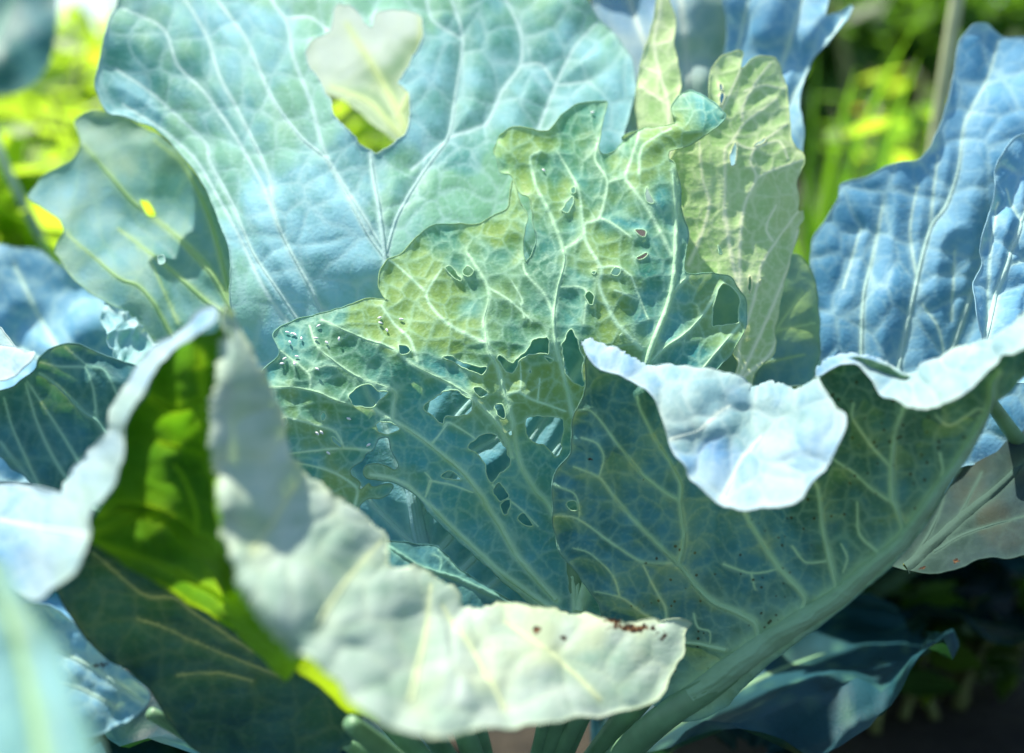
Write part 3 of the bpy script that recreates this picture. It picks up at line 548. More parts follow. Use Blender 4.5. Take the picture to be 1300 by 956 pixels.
L6B = Sheet('g 560,398 480,408 400,415 345,385 f 330,1000 310,880 290,760 285,660 330,570 420,500 500,440 490,380 478,320 475,270 490,200 540,130 590,100 640,94 656,108 640,190 690,150 740,130 810,145 845,200 875,310 880,450 905,560 950,620 960,670 930,750 935,800 945,850 930,905 '
    'g 958,28 950,70 920,110 930,140 915,210 885,300 865,380 840,480 820,600 812,700 800,760 720,840 690,930 670,1010 620,960 600,890 615,800 590,730 610,660 640,600 640,480 615,425',
    '865,250,1.9 865,330,1.6 940,70,2.4 1000,100,3.2 905,200,1.4 1015,210,3.0 940,260,1.9 945,400,1.9 1000,310,3.6 985,420,3.6 945,490,2.2 960,330,2.4 920,150,1.4',
    ['g 675,370 685,355 695,390 690,440 680,452', 'f 705,570 760,535 765,545 720,578', 'f 580,650 605,560 625,590 620,660 590,685', 'g 733,385 740,378 738,400', 'f 530,265 545,268 548,300 535,300', 'f 532,320 552,318 550,355 536,380'],
    [('g 600,900 625,800 640,680 700,510 740,320 770,260 830,170 930,30', 4.5, 2), ('g 605,930 630,880 720,700 820,470 900,250 925,130', 4.5, 2.4), ('g 620,900 640,880 790,750 830,600', 4.5, 2), ('g 635,440 635,200 660,0 f 720,740 690,660 720,580 870,470', 4.5, 1.8),
     ('f 555,950 560,760 560,600 600,550 660,460 740,400 820,340', 4, 1.8), ('f 720,740 800,700 950,650', 2.6, 1.6), ('f 650,440 650,380 720,250 790,160', 3, 1.6), ('f 540,410 600,280 640,190', 2.6, 1.6), ('f 440,700 430,560', 3, 2), ('g 555,0 590,250 628,410', 4.5, 4), ('g 375,300 440,150 480,0 f 450,760 430,620', 4, 2.4), ('f 600,560 700,590 830,550 880,640', 2.4, 1.6),
     ('f 660,300 760,270 860,290', 2.2, 1.5), ('g 800,180 770,110 820,0', 2.6, 1.8)],
    res=2.6, side=-1, puff=0.0011, puff_len=12, cell=24, cell_amp=0.0004, wave=0.006, wave_len=70, seed=6, ragged=1.0, ret_w=1.25, crest=8.0, zones=[(890, 320, 40, 60, -.1, -.3)])
make_leaf(plant, [L6A, L6B], None, [(733, 690, 1.2, 15), (728, 790, 1.5, 17), (712, 880, 2.6, 18)], 'yellow green leaf eaten full of holes', mats=['hero', 'pale'])

# right-hand leaf: speckled underside, two waxy white folds rolled forward along its margin
VM = [('z 880,885 960,826 980,812 1018,787 1063,759 1105,721 1143,689 1171,651 1198,613 1221,581 1243,545 1258,513 1260,488 1268,474', 36, 6, 'midrib'),
    ('j 1050,720 1030,660 950,610 830,560 740,480 650,370 560,280 450,170 300,0 i 235,740 110,690', 10, 2.2), ('j 640,370 665,280 670,200 650,60 i 655,780 600,670 520,540 450,400 435,340', 6.5, 3), ('j 650,60 i 640,860 560,810 450,720 340,580 205,410 110,405', 5, 1.8),
    ('j 610,355 460,350 300,250 130,130 20,115', 4, 1.8), ('j 580,660 575,580 520,480 460,360', 3.6, 2), ('j 550,665 450,600 350,530 220,500', 4, 1.6), ('j 345,525 310,420 200,310 110,280', 2.6, 1.5), ('j 880,800 760,770 630,755 560,750', 7, 3),
    ('l 150,600 170,540 j 1250,490 1150,380 1080,280 1000,150 960,60', 9, 5), ('l 330,500 320,450 285,320 255,170 235,0 k 215,850', 8, 4), ('l 640,250 660,180 620,60 k 605,930 605,750 620,600 660,490 670,440', 8, 4.5), ('k 590,940 500,880 400,790 330,745 300,720', 4, 2.2),
    ('k 600,770 500,660 410,530 410,450', 3.6, 2.2), ('l 540,300 440,210 430,50', 4, 2), ('k 1090,500 1040,480 900,560 830,510', 3, 2), ('i 150,540 230,570 265,640 240,740', 2.6, 1.6), ('j 870,360 1010,405 1140,385', 2.8, 1.8), ('j 1010,405 1030,490', 2.2, 1.6), ('j 720,610 740,680 800,700 800,760', 2.4, 1.6),
    ('l 100,270 170,350 270,345', 2.6, 1.8), ('l 360,400 380,330 350,260', 2.6, 1.8), ('k 850,700 860,800 810,920', 3, 2), ('i 20,785 110,820 140,880 140,950', 2.4, 1.5)]
L10 = Sheet('z 744,452 742,470 i 165,290 140,370 105,440 95,590 80,640 30,700 5,770 3,950 j 15,200 45,310 130,420 220,540 265,670 300,760 z 795,850 830,895 862,915 905,905 l 0,850 200,710 400,550 580,390 680,280 800,130 875,0 k 1000,690 1080,550 1125,450 1200,400 1230,350 1275,310 '
    'z 1325,462 1335,420 1300,425 1250,450 1200,470 1160,482 1125,466 1090,455 1062,460 1046,478 1020,492 960,492 920,482 860,472 800,462 765,445',
    '744,455,-2.5 702,620,-1.5 720,710,-1.2 800,880,-0.4 900,905,-1.8 1000,825,-3.5 1100,740,-5.5 1200,630,-7.5 1262,510,-9.0 1325,450,-10.4 1150,470,-8.0 1060,470,-6.5 950,480,-5.0 850,470,-3.8 850,650,-2.3 960,680,-3.2 1060,620,-5.0 1150,600,-6.8 880,780,-1.5 780,760,-1.0',
    ['i 75,885 95,862 125,865 138,890 128,908 95,908'], VM, res=2.9, side=-1, puff=0.0024, puff_len=15, cell=30, cell_amp=0.0005, wave=0.008, wave_len=80, seed=9, ragged=0.6, ret_w=1.3, zones=[(820, 590, 110, 130, .25, -.3), (1130, 580, 120, 130, -.6, .3), (930, 790, 130, 60, -.4, .3)],
    stains=[(757, 434, 7, 4, 1.0), (748, 585, 8, 6, .6), (815, 610, 14, 7, .35)])
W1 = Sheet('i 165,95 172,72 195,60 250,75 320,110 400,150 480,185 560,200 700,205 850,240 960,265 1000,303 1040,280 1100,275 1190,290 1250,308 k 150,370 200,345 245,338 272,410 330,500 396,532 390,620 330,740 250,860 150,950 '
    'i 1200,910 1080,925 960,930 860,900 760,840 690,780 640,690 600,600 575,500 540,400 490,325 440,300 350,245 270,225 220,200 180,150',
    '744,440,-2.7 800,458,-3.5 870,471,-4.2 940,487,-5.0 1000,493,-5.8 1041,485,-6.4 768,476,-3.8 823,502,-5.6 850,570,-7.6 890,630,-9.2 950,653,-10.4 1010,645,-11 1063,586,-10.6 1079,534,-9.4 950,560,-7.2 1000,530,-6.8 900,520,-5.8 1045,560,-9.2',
    [], [('i 590,560 680,530 760,500 820,440 900,380', 5, 2), ('i 860,860 930,720 990,620 1060,540', 5, 2)], res=3.2, side=1, puff=0.0016, puff_len=18, cell=44, cell_amp=0.0010, wave=0.012, wave_len=75, seed=12, ragged=0.6, zones=[(950, 555, 70, 45, -.8, 0), (860, 540, 30, 25, -.1, .9)],  # low-wax zone paints the blue shade in the middle of the fold
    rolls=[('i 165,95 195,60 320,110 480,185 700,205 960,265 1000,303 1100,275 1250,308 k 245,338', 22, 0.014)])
W2 = Sheet('k 245,332 240,290 290,240 400,212 480,225 600,265 650,290 690,325 740,285 850,245 940,190 1040,145 1130,120 1200,60 1275,20 z 1340,388 1348,432 k 1275,210 1190,230 1100,330 1000,410 900,470 800,500 700,495 640,460 570,440 520,380 470,310 430,265 380,270 310,295 265,322',
    '1041,480,-6.4 1080,455,-6.6 1150,478,-8.2 1200,460,-8.6 1300,405,-9.8 1340,410,-10.2 1098,478,-7.6 1150,520,-10.6 1206,518,-11.6 1256,483,-11.8 1300,453,-11.8 1060,472,-6.8',
    [], [], res=3.2, side=1, puff=0.001, cell=40, cell_amp=0.0010, wave=0.012, wave_len=60, seed=14, ragged=0.6, rolls=[('k 245,332 240,290 290,240 400,212 480,225 600,265 690,325 740,285 940,190 1130,120 1275,20', 18, 0.012)])
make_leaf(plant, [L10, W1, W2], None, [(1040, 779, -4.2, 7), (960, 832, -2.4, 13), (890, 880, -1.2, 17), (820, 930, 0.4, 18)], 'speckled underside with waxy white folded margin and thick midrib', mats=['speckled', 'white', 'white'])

# folded leaf in the left foreground: dark glowing pocket between two pale outer sides
U5 = Sheet('z 274,404 262,420 236,433 218,453 201,478 188,498 173,528 164,556 162,583 155,606 141,631 123,656 114,684 118,690 158,714 196,738 251,772 320,814 400,866 440,905 480,925 455,880 413,850 377,815 320,745 302,720 292,690 287,628 280,583 279,533 287,483 286,435 283,410',
    '275,404,-15 200,478,-16 164,570,-16.5 115,686,-17 196,738,-14.5 320,814,-12.5 440,905,-11.5 286,435,-16.6 287,628,-18 302,720,-17.4 377,820,-14.6 455,880,-12.6 285,500,-17 240,560,-13.0 220,660,-13 250,470,-13.6 300,740,-13.2',
    [], [('z 430,900 395,866 320,799 294,752 271,711 241,684 213,659 183,647 151,644 131,654', 42, 7, 'midrib'), ('z 181,651 151,665 120,679', 8, 7), ('z 318,800 296,772 264,752 226,729 191,711 156,701 120,690', 8, 6), ('z 280,720 277,706 279,676 271,616 261,581 256,540 254,505 251,445', 9, 7),
     ('z 254,505 241,513 221,520 200,510 184,500', 8, 10), ('z 262,580 235,570 205,562', 5, 4), ('z 245,700 248,660 238,620 222,590', 3, 2), ('z 380,850 320,812 251,770 196,737', 4, 3)],
    res=4.0, side=-1, puff=0.003, puff_len=22, cell=40, cell_amp=0.0008, wave=0.006, wave_len=80, seed=21, ragged=0.3)
A5 = Sheet('z 276,392 262,396 246,408 233,423 203,440 181,469 161,498 149,518 143,555 118,575 100,593 85,618 82,630 45,621 0,619 -60,625 -70,700 -40,745 0,735 48,764 75,751 100,734 115,709 118,686 123,656 141,631 156,606 163,583 164,556 173,528 188,498 201,478 218,453 238,437 262,428 280,410',
    '275,400,-15.5 200,445,-14.0 145,545,-13.0 85,620,-12 0,620,-9 -60,640,-9 188,498,-17 164,570,-17.6 118,684,-18.4 75,750,-18.0 0,735,-14 60,690,-15 150,540,-15.2',
    [], [('z 112,680 60,672 0,660', 6, 3)], res=4.2, side=1, puff=0.001, cell=50, cell_amp=0.0004, wave=0.006, wave_len=90, seed=22, ragged=0.4,
    rolls=[('z 276,392 233,423 181,469 149,518 118,575 85,618', 20, 0.010), ('z 238,437 201,478 173,528 163,583 141,631 118,686', 10, 0.006)])
B5 = Sheet('z 276,392 290,400 300,425 318,460 330,487 345,518 358,580 380,593 400,611 413,631 433,641 453,651 471,666 484,680 487,700 488,721 508,723 533,726 553,736 573,751 588,769 595,777 606,771 641,770 673,779 703,779 736,784 763,794 800,797 836,794 853,792 871,795 861,809 864,837 856,847 848,864 830,893 780,908 700,922 600,935 530,945 470,925 440,900 413,866 377,835 340,785 314,750 300,725 290,695 280,628 272,583 271,533 279,483 280,435 274,410',
    '278,395,-15.5 280,480,-17.5 272,583,-18.5 290,690,-20 377,835,-21.5 470,925,-22 345,518,-15 413,631,-13.5 486,700,-12.3 590,775,-10.5 700,780,-8.2 860,795,-5.4 848,864,-8 700,915,-14.5 560,860,-16.5 420,760,-18 330,640,-17.5 640,840,-12.6',
    [], [('z 400,800 430,750 480,690', 7, 3), ('z 520,890 540,800 545,745', 7, 3), ('z 640,900 600,830 560,770', 6, 3), ('z 320,700 360,640 385,600', 6, 3), ('z 760,890 700,830 640,790', 5, 3)], res=4.0, side=1, puff=0.0022, puff_len=30, cell=60, cell_amp=0.0008, wave=0.012, wave_len=95, seed=23, ragged=0.9,
    rolls=[('z 290,400 318,460 345,518 380,593 433,641 484,680 488,721 533,726 573,751 595,777 641,770 736,784 836,794', 20, 0.012), ('z 280,435 279,483 271,533 272,583 280,628 290,695 314,750 377,835', 16, 0.010)],
    stains=[(601, 774, 9, 4, 1), (680, 803, 8, 6, .95), (715, 813, 10, 4, .8), (800, 803, 38, 5, .95), (835, 812, 20, 8, .6), (520, 735, 22, 7, .33), (622, 822, 18, 8, .33), (775, 797, 16, 5, .9)], fray=1.5)
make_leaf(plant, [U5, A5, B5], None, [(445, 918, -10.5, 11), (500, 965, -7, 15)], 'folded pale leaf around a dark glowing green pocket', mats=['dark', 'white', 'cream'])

# small teal leaf low in the heart
L17 = Sheet('h 190,250 240,237 350,250 440,265 500,320 560,380 600,410 700,460 800,540 945,612 900,635 700,615 590,590 500,520 400,430 330,400 190,395 170,320', '485,690,-3 550,692,-1.5 600,730,-1.5 675,780,-0.8 520,735,-4 600,770,-2.6',
    [], [('h 945,612 850,570 700,500 550,430 370,370 190,255', 8, 4, 'midrib'), ('h 590,400 500,330 460,290', 3, 2), ('h 470,400 480,340 440,310', 2.4, 1.8)], res=3, cell=26, seed=31, wave=0.004, puff=0.0016)
make_leaf(plant, [L17], 'teal', [(690, 790, -0.6, 6), (700, 860, 1, 8)], 'small teal inner leaf low in the heart')
# narrow pale lobe standing up behind
L15 = Sheet('o 345,-70 385,-70 392,0 415,90 410,200 430,280 437,400 425,480 440,600 420,760 340,800 260,760 245,600 235,470 240,400 265,270 300,150 325,50', '840,-10,13 830,150,9.4 845,200,8.4 810,150,10 860,100,10.8',
    [], [('o 390,760 385,470 345,330 320,190 345,60 355,-40', 4.5, 2.4), ('o 345,330 270,300', 2.4, 1.6), ('o 385,470 260,390', 2.4, 1.6), ('o 330,200 400,180', 2.4, 1.6)], res=3, seed=33, cell=30, wave=0.006, puff=0.0012)
make_leaf(plant, [L15], 'pale', [(846, 215, 8.2, 4), (842, 330, 7.0, 6), (825, 560, 6.2, 9), (760, 800, 6, 12)], 'narrow pale green leaf standing up behind the chewed leaf')
# grey-green leaf at the left, behind the icy leaf
L2 = Sheet('r 75,530 130,470 190,440 225,400 200,330 240,305 330,315 430,370 500,430 560,510 620,620 650,740 650,830 670,920 z 325,470 305,490 260,475 230,450 p 800,620 700,540 600,450 540,410 440,340 330,240 300,185 275,150 290,110 325,60 r 170,620 150,590 110,560',
    '40,245,13 110,150,16 250,200,14 297,380,9 310,470,8.5 200,440,8 75,310,10.5 180,300,12',
    ['z 178,255 190,258 197,272 186,274'], [('r 700,1000 660,900 600,780 540,700 450,620 370,560 300,480 230,400', 9, 4), ('r 640,860 600,680 560,560 500,450 430,390', 7, 3), ('p 1160,480 1060,420 900,280 780,180 600,40', 7, 3), ('p 900,640 860,570 780,420 700,330 600,290 470,180 330,60', 6, 3), ('p 1130,350 1060,260 960,160 840,20', 6, 3), ('p 900,520 850,400 760,200', 4, 2)],
    res=4.5, side=-1, puff=0.003, puff_len=24, cell=50, seed=35, wave=0.012, wave_len=90)
L2b = Sheet('z 133,384 142,388 160,395 178,412 204,437 215,462 195,475 172,466 150,450 138,425 130,400', '135,388,9 200,437,8 190,470,6.5 140,425,7', [], [('z 137,390 150,394 176,414 206,440', 4, 3)], res=3.5, seed=36, cell=22, cell_amp=0.003, wave=0.012, wave_len=40)
make_leaf(plant, [L2, L2b], None, [(308, 450, 8.5, 7), (345, 560, 7.5, 9), (450, 760, 6, 13)], 'grey green leaf at the left with yellowish fanned veins', mats=['grey', 'icy'])
# dark leaf in the left shade with its pale margin folded over
L4 = Sheet('z -45,520 -20,505 m 0,310 60,280 120,240 170,200 200,130 250,90 330,62 400,70 480,105 600,150 715,195 z 215,500 220,580 170,640 120,650 m 310,835 190,805 130,745 60,700 0,640 z -45,570',
    '0,500,-4 60,440,-4 100,437,-3.6 178,470,-4.5 200,600,-5 100,640,-5.5 0,580,-5 80,540,-4', [], [('m 700,700 560,550 490,455 430,420 360,350 280,270 200,215', 5.5, 3), ('m 490,450 470,300 450,230 430,180', 3.4, 2), ('m 480,900 340,750 250,600 180,440 130,270', 4.5, 2.4), ('m 470,800 400,670 300,500 220,380 140,260', 4, 2),
     ('m 250,900 130,640 60,480 20,340', 4, 2), ('m 300,900 190,800 100,690 0,560', 6, 4), ('m 640,460 600,350 530,200 450,180 400,140 330,80', 3, 1.8), ('m 430,180 300,180 210,160', 3, 2)], res=3.4, seed=41, cell=34, puff=0.002, wave=0.006)
L4b = Sheet('z -45,440 m 0,105 70,115 130,135 192,132 185,175 120,235 60,275 0,305 z -45,520', '0,446,-2 48,454,-3.8 40,480,-4.8 0,496,-5 -45,480,-4', [], [], res=3.6, side=1, seed=42, wave=0.006, rolls=[('m 0,105 70,115 130,135 192,132', 8, 0.006)])
L4c = Sheet('z -45,410 m 0,-10 40,30 80,80 110,130 60,140 0,150 z -45,460', '0,415,0 25,450,-1.8 -40,440,-.5', [], [], res=4, side=1, seed=43, wave=0.006)
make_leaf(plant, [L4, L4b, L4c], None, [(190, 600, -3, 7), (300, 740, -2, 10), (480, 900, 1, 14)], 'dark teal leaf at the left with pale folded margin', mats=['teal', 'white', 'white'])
# dark leaf below the folded one
L21 = Sheet('z 60,700 110,680 180,690 260,740 330,790 420,850 460,910 420,965 320,985 240,945 n 720,950 560,850 430,720 340,590 290,510', '75,754,-8.5 141,839,-8 190,866,-7.5 300,960,-7 110,690,-8.5 260,740,-8 420,860,-7 250,830,-7.2',
    [], [('n 1400,920 1275,870 1000,760 830,680 700,640', 3, 1.6), ('n 1275,800 1000,620 880,530 740,520 620,430 470,300', 3, 1.6), ('n 1275,950 1100,910 900,920', 3, 1.6)], res=4.2, seed=45, cell=40, wave=0.008, wave_len=140, puff=0.0010, cell_amp=0.0002)
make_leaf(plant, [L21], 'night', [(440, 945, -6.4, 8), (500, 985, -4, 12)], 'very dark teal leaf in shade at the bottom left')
L22 = Sheet('z -40,800 20,775 50,768 78,772 112,812 150,850 190,885 150,925 90,930 0,910 -45,880', '50,770,-7 112,812,-7.5 185,885,-7 50,900,-9 -30,850,-8', [], [('z 185,895 120,850 60,820 0,800', 7, 4), ('z 150,900 90,870 20,860', 5, 3)], res=4.5, side=1, seed=46, wave=0.008, stains=[(130, 845, 24, 8, .6)])
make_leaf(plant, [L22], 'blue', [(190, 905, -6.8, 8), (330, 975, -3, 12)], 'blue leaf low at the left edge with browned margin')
# outer leaf at the right below the thick midrib, and the shaded one above it
L11 = Sheet('l 540,395 600,385 700,410 800,445 900,440 1000,400 1080,370 1180,365 1275,355 z 1350,690 1380,560 1345,470 1300,495 1262,520 1235,575 1200,630 1160,680 1130,710', '1125,723,2 1180,738,-1 1300,712,-1 1260,640,3 1340,500,8 1200,660,4 1370,680,1', [],
    [('l 600,420 680,390 800,280 920,170 1100,20 1275,-150', 14, 8, 'midrib'), ('l 700,360 800,200 860,60 880,-60', 6, 4), ('l 820,300 1000,200 1275,120', 5, 3), ('l 900,200 980,60 1060,-100', 5, 3)], res=4.2, side=1, seed=51, wave=0.012, cell=40,
    stains=[(1215, 718, 8, 5, .8), (1170, 727, 20, 4, .6), (1250, 712, 30, 4, .4), (1175, 726, 6, 4, .8)])
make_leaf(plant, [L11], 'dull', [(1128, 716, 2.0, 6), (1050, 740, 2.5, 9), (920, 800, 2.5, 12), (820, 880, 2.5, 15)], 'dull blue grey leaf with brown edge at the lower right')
# shaded leaf tucked behind the pale lobe
L9 = Sheet('z 880,340 930,310 960,300 990,320 1015,322 1035,350 1042,400 1040,450 1030,500 1000,540 930,540 890,500 870,420', '880,350,9 1035,350,9 1040,450,8 930,530,5.5 940,330,8', [], [('z 930,540 960,470 985,420 1020,370', 4, 2), ('z 985,420 1035,410', 3, 2), ('z 965,462 1020,450', 3, 2)], res=4, seed=53, wave=0.008)
make_leaf(plant, [L9], 'grey', [(935, 530, 5, 6), (860, 680, 4, 10), (750, 880, 3, 14)], 'small shaded green leaf tucked behind the pale lobe')
L9b = Sheet('z 900,430 960,420 1030,430 1080,440 1110,480 1090,560 1000,620 900,600 860,500', '900,430,9 1100,480,9 1000,610,6 900,590,6', [], [('z 960,610 990,520 1010,450 1016,420', 5, 3), ('z 975,560 1050,480', 4, 2)], res=5, seed=54, wave=0.01)
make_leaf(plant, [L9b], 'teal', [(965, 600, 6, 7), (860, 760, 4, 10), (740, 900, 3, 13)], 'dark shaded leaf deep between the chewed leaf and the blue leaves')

# neighbouring cabbage at the right with puckered blue leaves
pr_ = make_plant((0.47, 0.90, 0.0), 'blue puckered cabbage at the right edge behind the speckled leaf')
L12 = Sheet('s 175,620 200,560 240,500 250,460 310,440 380,405 430,395 460,360 490,300 510,210 525,120 560,75 600,70 640,95 688,105 z 1350,60 1410,200 1410,420 1350,540 1200,600 1120,600 1060,520 1035,420',
    '1040,320,11 1070,240,13 1180,190,12 1235,40,15 1300,55,15 1400,200,12 1400,420,9 1150,590,7 1050,480,9 1200,350,9',
    [], [('s 370,1000 385,890 420,720 460,560 500,500 530,410 545,300 600,190 625,100', 7, 2.5), ('s 300,1000 295,860 300,720 325,610 345,500', 7, 3), ('s 430,690 412,560 430,450', 4, 2), ('s 460,550 470,450 480,380', 4, 2), ('s 460,1000 510,860 550,740 600,600 620,480', 7, 3), ('s 510,780 520,610', 3.4, 2), ('s 250,700 290,560', 3, 2), ('s 500,900 480,800 440,740', 3, 2)],
    res=3.6, side=1, puff=0.0038, puff_len=26, cell=50, cell_amp=0.0011, wave=0.016, wave_len=190, seed=61)
make_leaf(pr_, [L12], 'blue', [(1140, 600, 6.5, 8), (1270, 680, 11, 11), (1380, 740, 16, 13)], 'broad blue leaf with pale upright veins')
L13 = Sheet('s 720,310 688,335 640,370 605,420 600,520 575,600 580,650 555,700 560,760 580,830 600,900 680,960 800,960 860,700 860,400 800,320', '1255,230,6.5 1300,170,8.5 1240,330,4.2 1240,430,2 1300,480,0.8 1390,400,3 1390,200,9 1290,300,4.6', [],
    [('s 560,1000 610,750 640,650 680,540 720,430 760,330', 8, 4), ('s 600,780 600,650 620,500', 4, 2), ('s 640,650 720,620 800,560', 4, 2), ('s 680,540 640,470', 3, 2)], res=3.4, side=1, puff=0.0055, puff_len=24, cell=54, cell_amp=0.0028, wave=0.012, wave_len=150, seed=63)
make_leaf(pr_, [L13], 'blue', [(1250, 500, 3.5, 8), (1350, 640, 10, 12)], 'strongly puckered blue leaf at the right edge')
L11b = Sheet('z 1180,540 1240,500 1340,470 1400,560 1380,660 1300,690 1200,690 1140,660', '1180,540,13 1340,480,14 1300,690,9 1150,660,9', [], [('z 1180,690 1240,600 1300,530', 6, 3), ('z 1220,690 1300,620', 5, 3)], res=5, side=1, seed=64, wave=0.016, cell=36, cell_amp=0.003, puff=0.004)
make_leaf(pr_, [L11b], 'blue', [(1230, 680, 9.5, 7), (1340, 700, 13, 10)], 'shaded blue leaf behind the thick midrib')

# cabbages behind
pb = make_plant((0.22, 1.02, 0.0), 'sunlit blue white cabbage behind the chewed leaf at the top')
X1 = Sheet('z 740,-60 850,-90 960,-70 1000,0 990,120 960,240 900,330 840,320 800,200 768,80', '760,-50,22 960,-60,22 960,240,17 840,310,17 870,100,19', [], [('z 880,330 880,200 870,60 860,-60', 10, 5), ('z 880,200 930,60 960,-40', 6, 4), ('z 878,180 820,60 790,-30', 6, 4)], res=6, side=1, seed=71, wave=0.02, cell=40, puff=0.004)
make_leaf(pb, [X1], 'white', [(880, 320, 17, 9), (870, 500, 18, 13), (860, 640, 24, 15)], 'blown out white leaf')
X2 = Sheet('z 935,-60 1050,-60 1048,0 1045,28 1060,22 1073,17 1086,12 1078,28 1059,48 1039,71 1022,104 1015,135 1017,181 1000,260 960,320 915,320 900,200 920,60', '940,-50,18 1050,-40,18 1085,12,16 1017,150,15 950,310,14 930,120,16', [], [('z 940,320 960,180 1000,60 1030,-40', 7, 4), ('z 955,200 1015,110 1070,25', 5, 3), ('z 948,250 930,120 950,0', 5, 3)], res=5, side=1, seed=72, wave=0.016, cell=40, puff=0.004)
make_leaf(pb, [X2], 'blue', [(938, 310, 14, 8), (910, 480, 16, 12), (870, 650, 24, 15)], 'blue leaf with a pointed bent tip')
pl = make_plant((-0.20, 1.08, 0.0), 'blurred cabbage behind the left side of the icy leaf')
L16 = Sheet('z 350,-40 440,-60 560,-40 592,100 560,175 515,185 478,160 440,128 395,112 365,70', '360,-30,31 580,-20,29 520,180,20 400,110,24', [], [('z 522,184 505,140 480,95 440,30', 10, 6), ('z 515,180 470,130 420,110', 7, 4), ('z 505,150 530,90 535,20', 7, 4)], res=5, seed=73, wave=0.012, cell=44, zones=[(430, 60, 60, 60, .9, 0), (510, 150, 50, 50, -.7, 0)])
make_leaf(pl, [L16], 'mint', [(522, 180, 20, 5), (545, 300, 24, 7), (500, 450, 32, 10)], 'pale grey green leaf seen through the ragged hole')
L3 = Sheet('z -60,330 40,322 110,365 160,400 215,450 250,520 220,600 120,620 -60,600 -80,450', '-50,340,20 60,325,20 215,450,17 120,610,14 -60,590,14', [], [('z 160,620 120,520 60,420 20,340', 8, 4), ('z 130,540 170,460 170,410', 6, 3), ('z 100,480 20,440 -40,400', 6, 3)], res=6, side=1, seed=74, wave=0.02, cell=44, puff=0.004)
make_leaf(pl, [L3], 'blue', [(158, 615, 14, 9), (250, 680, 22, 13)], 'blurred blue leaf at the left edge')
L3b = Sheet('z -60,-60 60,-60 75,10 60,80 20,120 -60,100', '-40,-40,60 60,0,60 0,100,55', [], [('z -40,110 0,40 30,-40', 6, 3)], res=7, side=1, seed=75, wave=0.03)
make_leaf(pl, [L3b], 'teal', [(-20, 100, 55, 5), (20, 240, 48, 6)], 'far blurred teal leaf in the top left corner')
# cabbage close to the lens, lower left
pf = make_plant((-0.26, 0.30, 0.0), 'very blurred pale cabbage leaf closest to the camera, bottom left corner')
L19 = Sheet('z -90,690 -20,700 5,712 18,738 32,762 55,788 72,808 80,842 92,870 112,925 120,990 40,1040 -90,1040', '-60,700,-27 5,712,-27.5 72,808,-30 112,925,-33 -60,900,-31 40,1040,-35', [], [('z 60,1030 40,900 10,780 -20,710', 14, 6)], res=6, seed=81, wave=0.006)
make_leaf(pf, [L19], 'grey', [(60, 1020, -30, 14), (40, 1120, -32, 18)], 'pale green leaf out of focus')

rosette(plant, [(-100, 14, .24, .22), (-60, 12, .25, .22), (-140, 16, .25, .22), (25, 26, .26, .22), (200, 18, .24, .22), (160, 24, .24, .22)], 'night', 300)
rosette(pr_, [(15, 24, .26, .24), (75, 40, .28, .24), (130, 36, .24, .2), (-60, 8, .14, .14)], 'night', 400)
rosette(pb, [(-90, 46, .25, .26), (-135, 48, .25, .25), (-45, 44, .26, .25), (10, 40, .26, .24), (80, 44, .26, .24), (170, 42, .25, .24), (-110, 8, .20, .2), (-20, 10, .2, .2)], 'night', 500)  # raised leaves added out of sight to keep sun off the soil
rosette(pl, [(-70, 10, .22, .18), (180, 20, .24, .22), (120, 28, .26, .22), (60, 26, .24, .2), (230, 14, .2, .2)], 'blue', 600)
rosette(pf, [(180, 30, .2, .18), (120, 26, .18, .16), (60, 10, .16, .14), (-90, 20, .2, .18)], 'grey', 700)
# ------------------------------------------------------------------ weeds, grass and shrubs behind
def leaf_blades(C, Dirs, L, Wd, bend=0.3):
    """many pointed leaf faces: 4 quads each"""
    n = len(C); t = np.array([0, .3, .65, 1.0]); wv = np.array([.12, 1.0, .8, .05]); V = []; 
    Dn = Dirs / np.linalg.norm(Dirs, axis=1)[:, None]; up = rng.normal(0, .5, (n, 3)) + [0, 0, 1]
    S = np.cross(Dn, up); S /= np.linalg.norm(S, axis=1)[:, None] + 1e-9; Nn = np.cross(S, Dn)
    rows = []
    for k in range(4):
        c = C + Dn * (L * t[k])[:, None] - Nn * (bend * L * t[k] ** 2)[:, None]
        w = (Wd * wv[k] * .5)[:, None]; rows += [c - S * w, c + Nn * w * 0.0 - Nn * w * .35, c + S * w]
    V = np.stack(rows, 1).reshape(-1, 3); F = []
    b = np.arange(n) * 12
    for k in range(3):
        for s in range(2):
            a = b + k * 3 + s; F.append(np.stack([a, a + 1, a + 4], 1)); F.append(np.stack([a, a + 4, a + 3], 1))
    return V, np.concatenate(F)
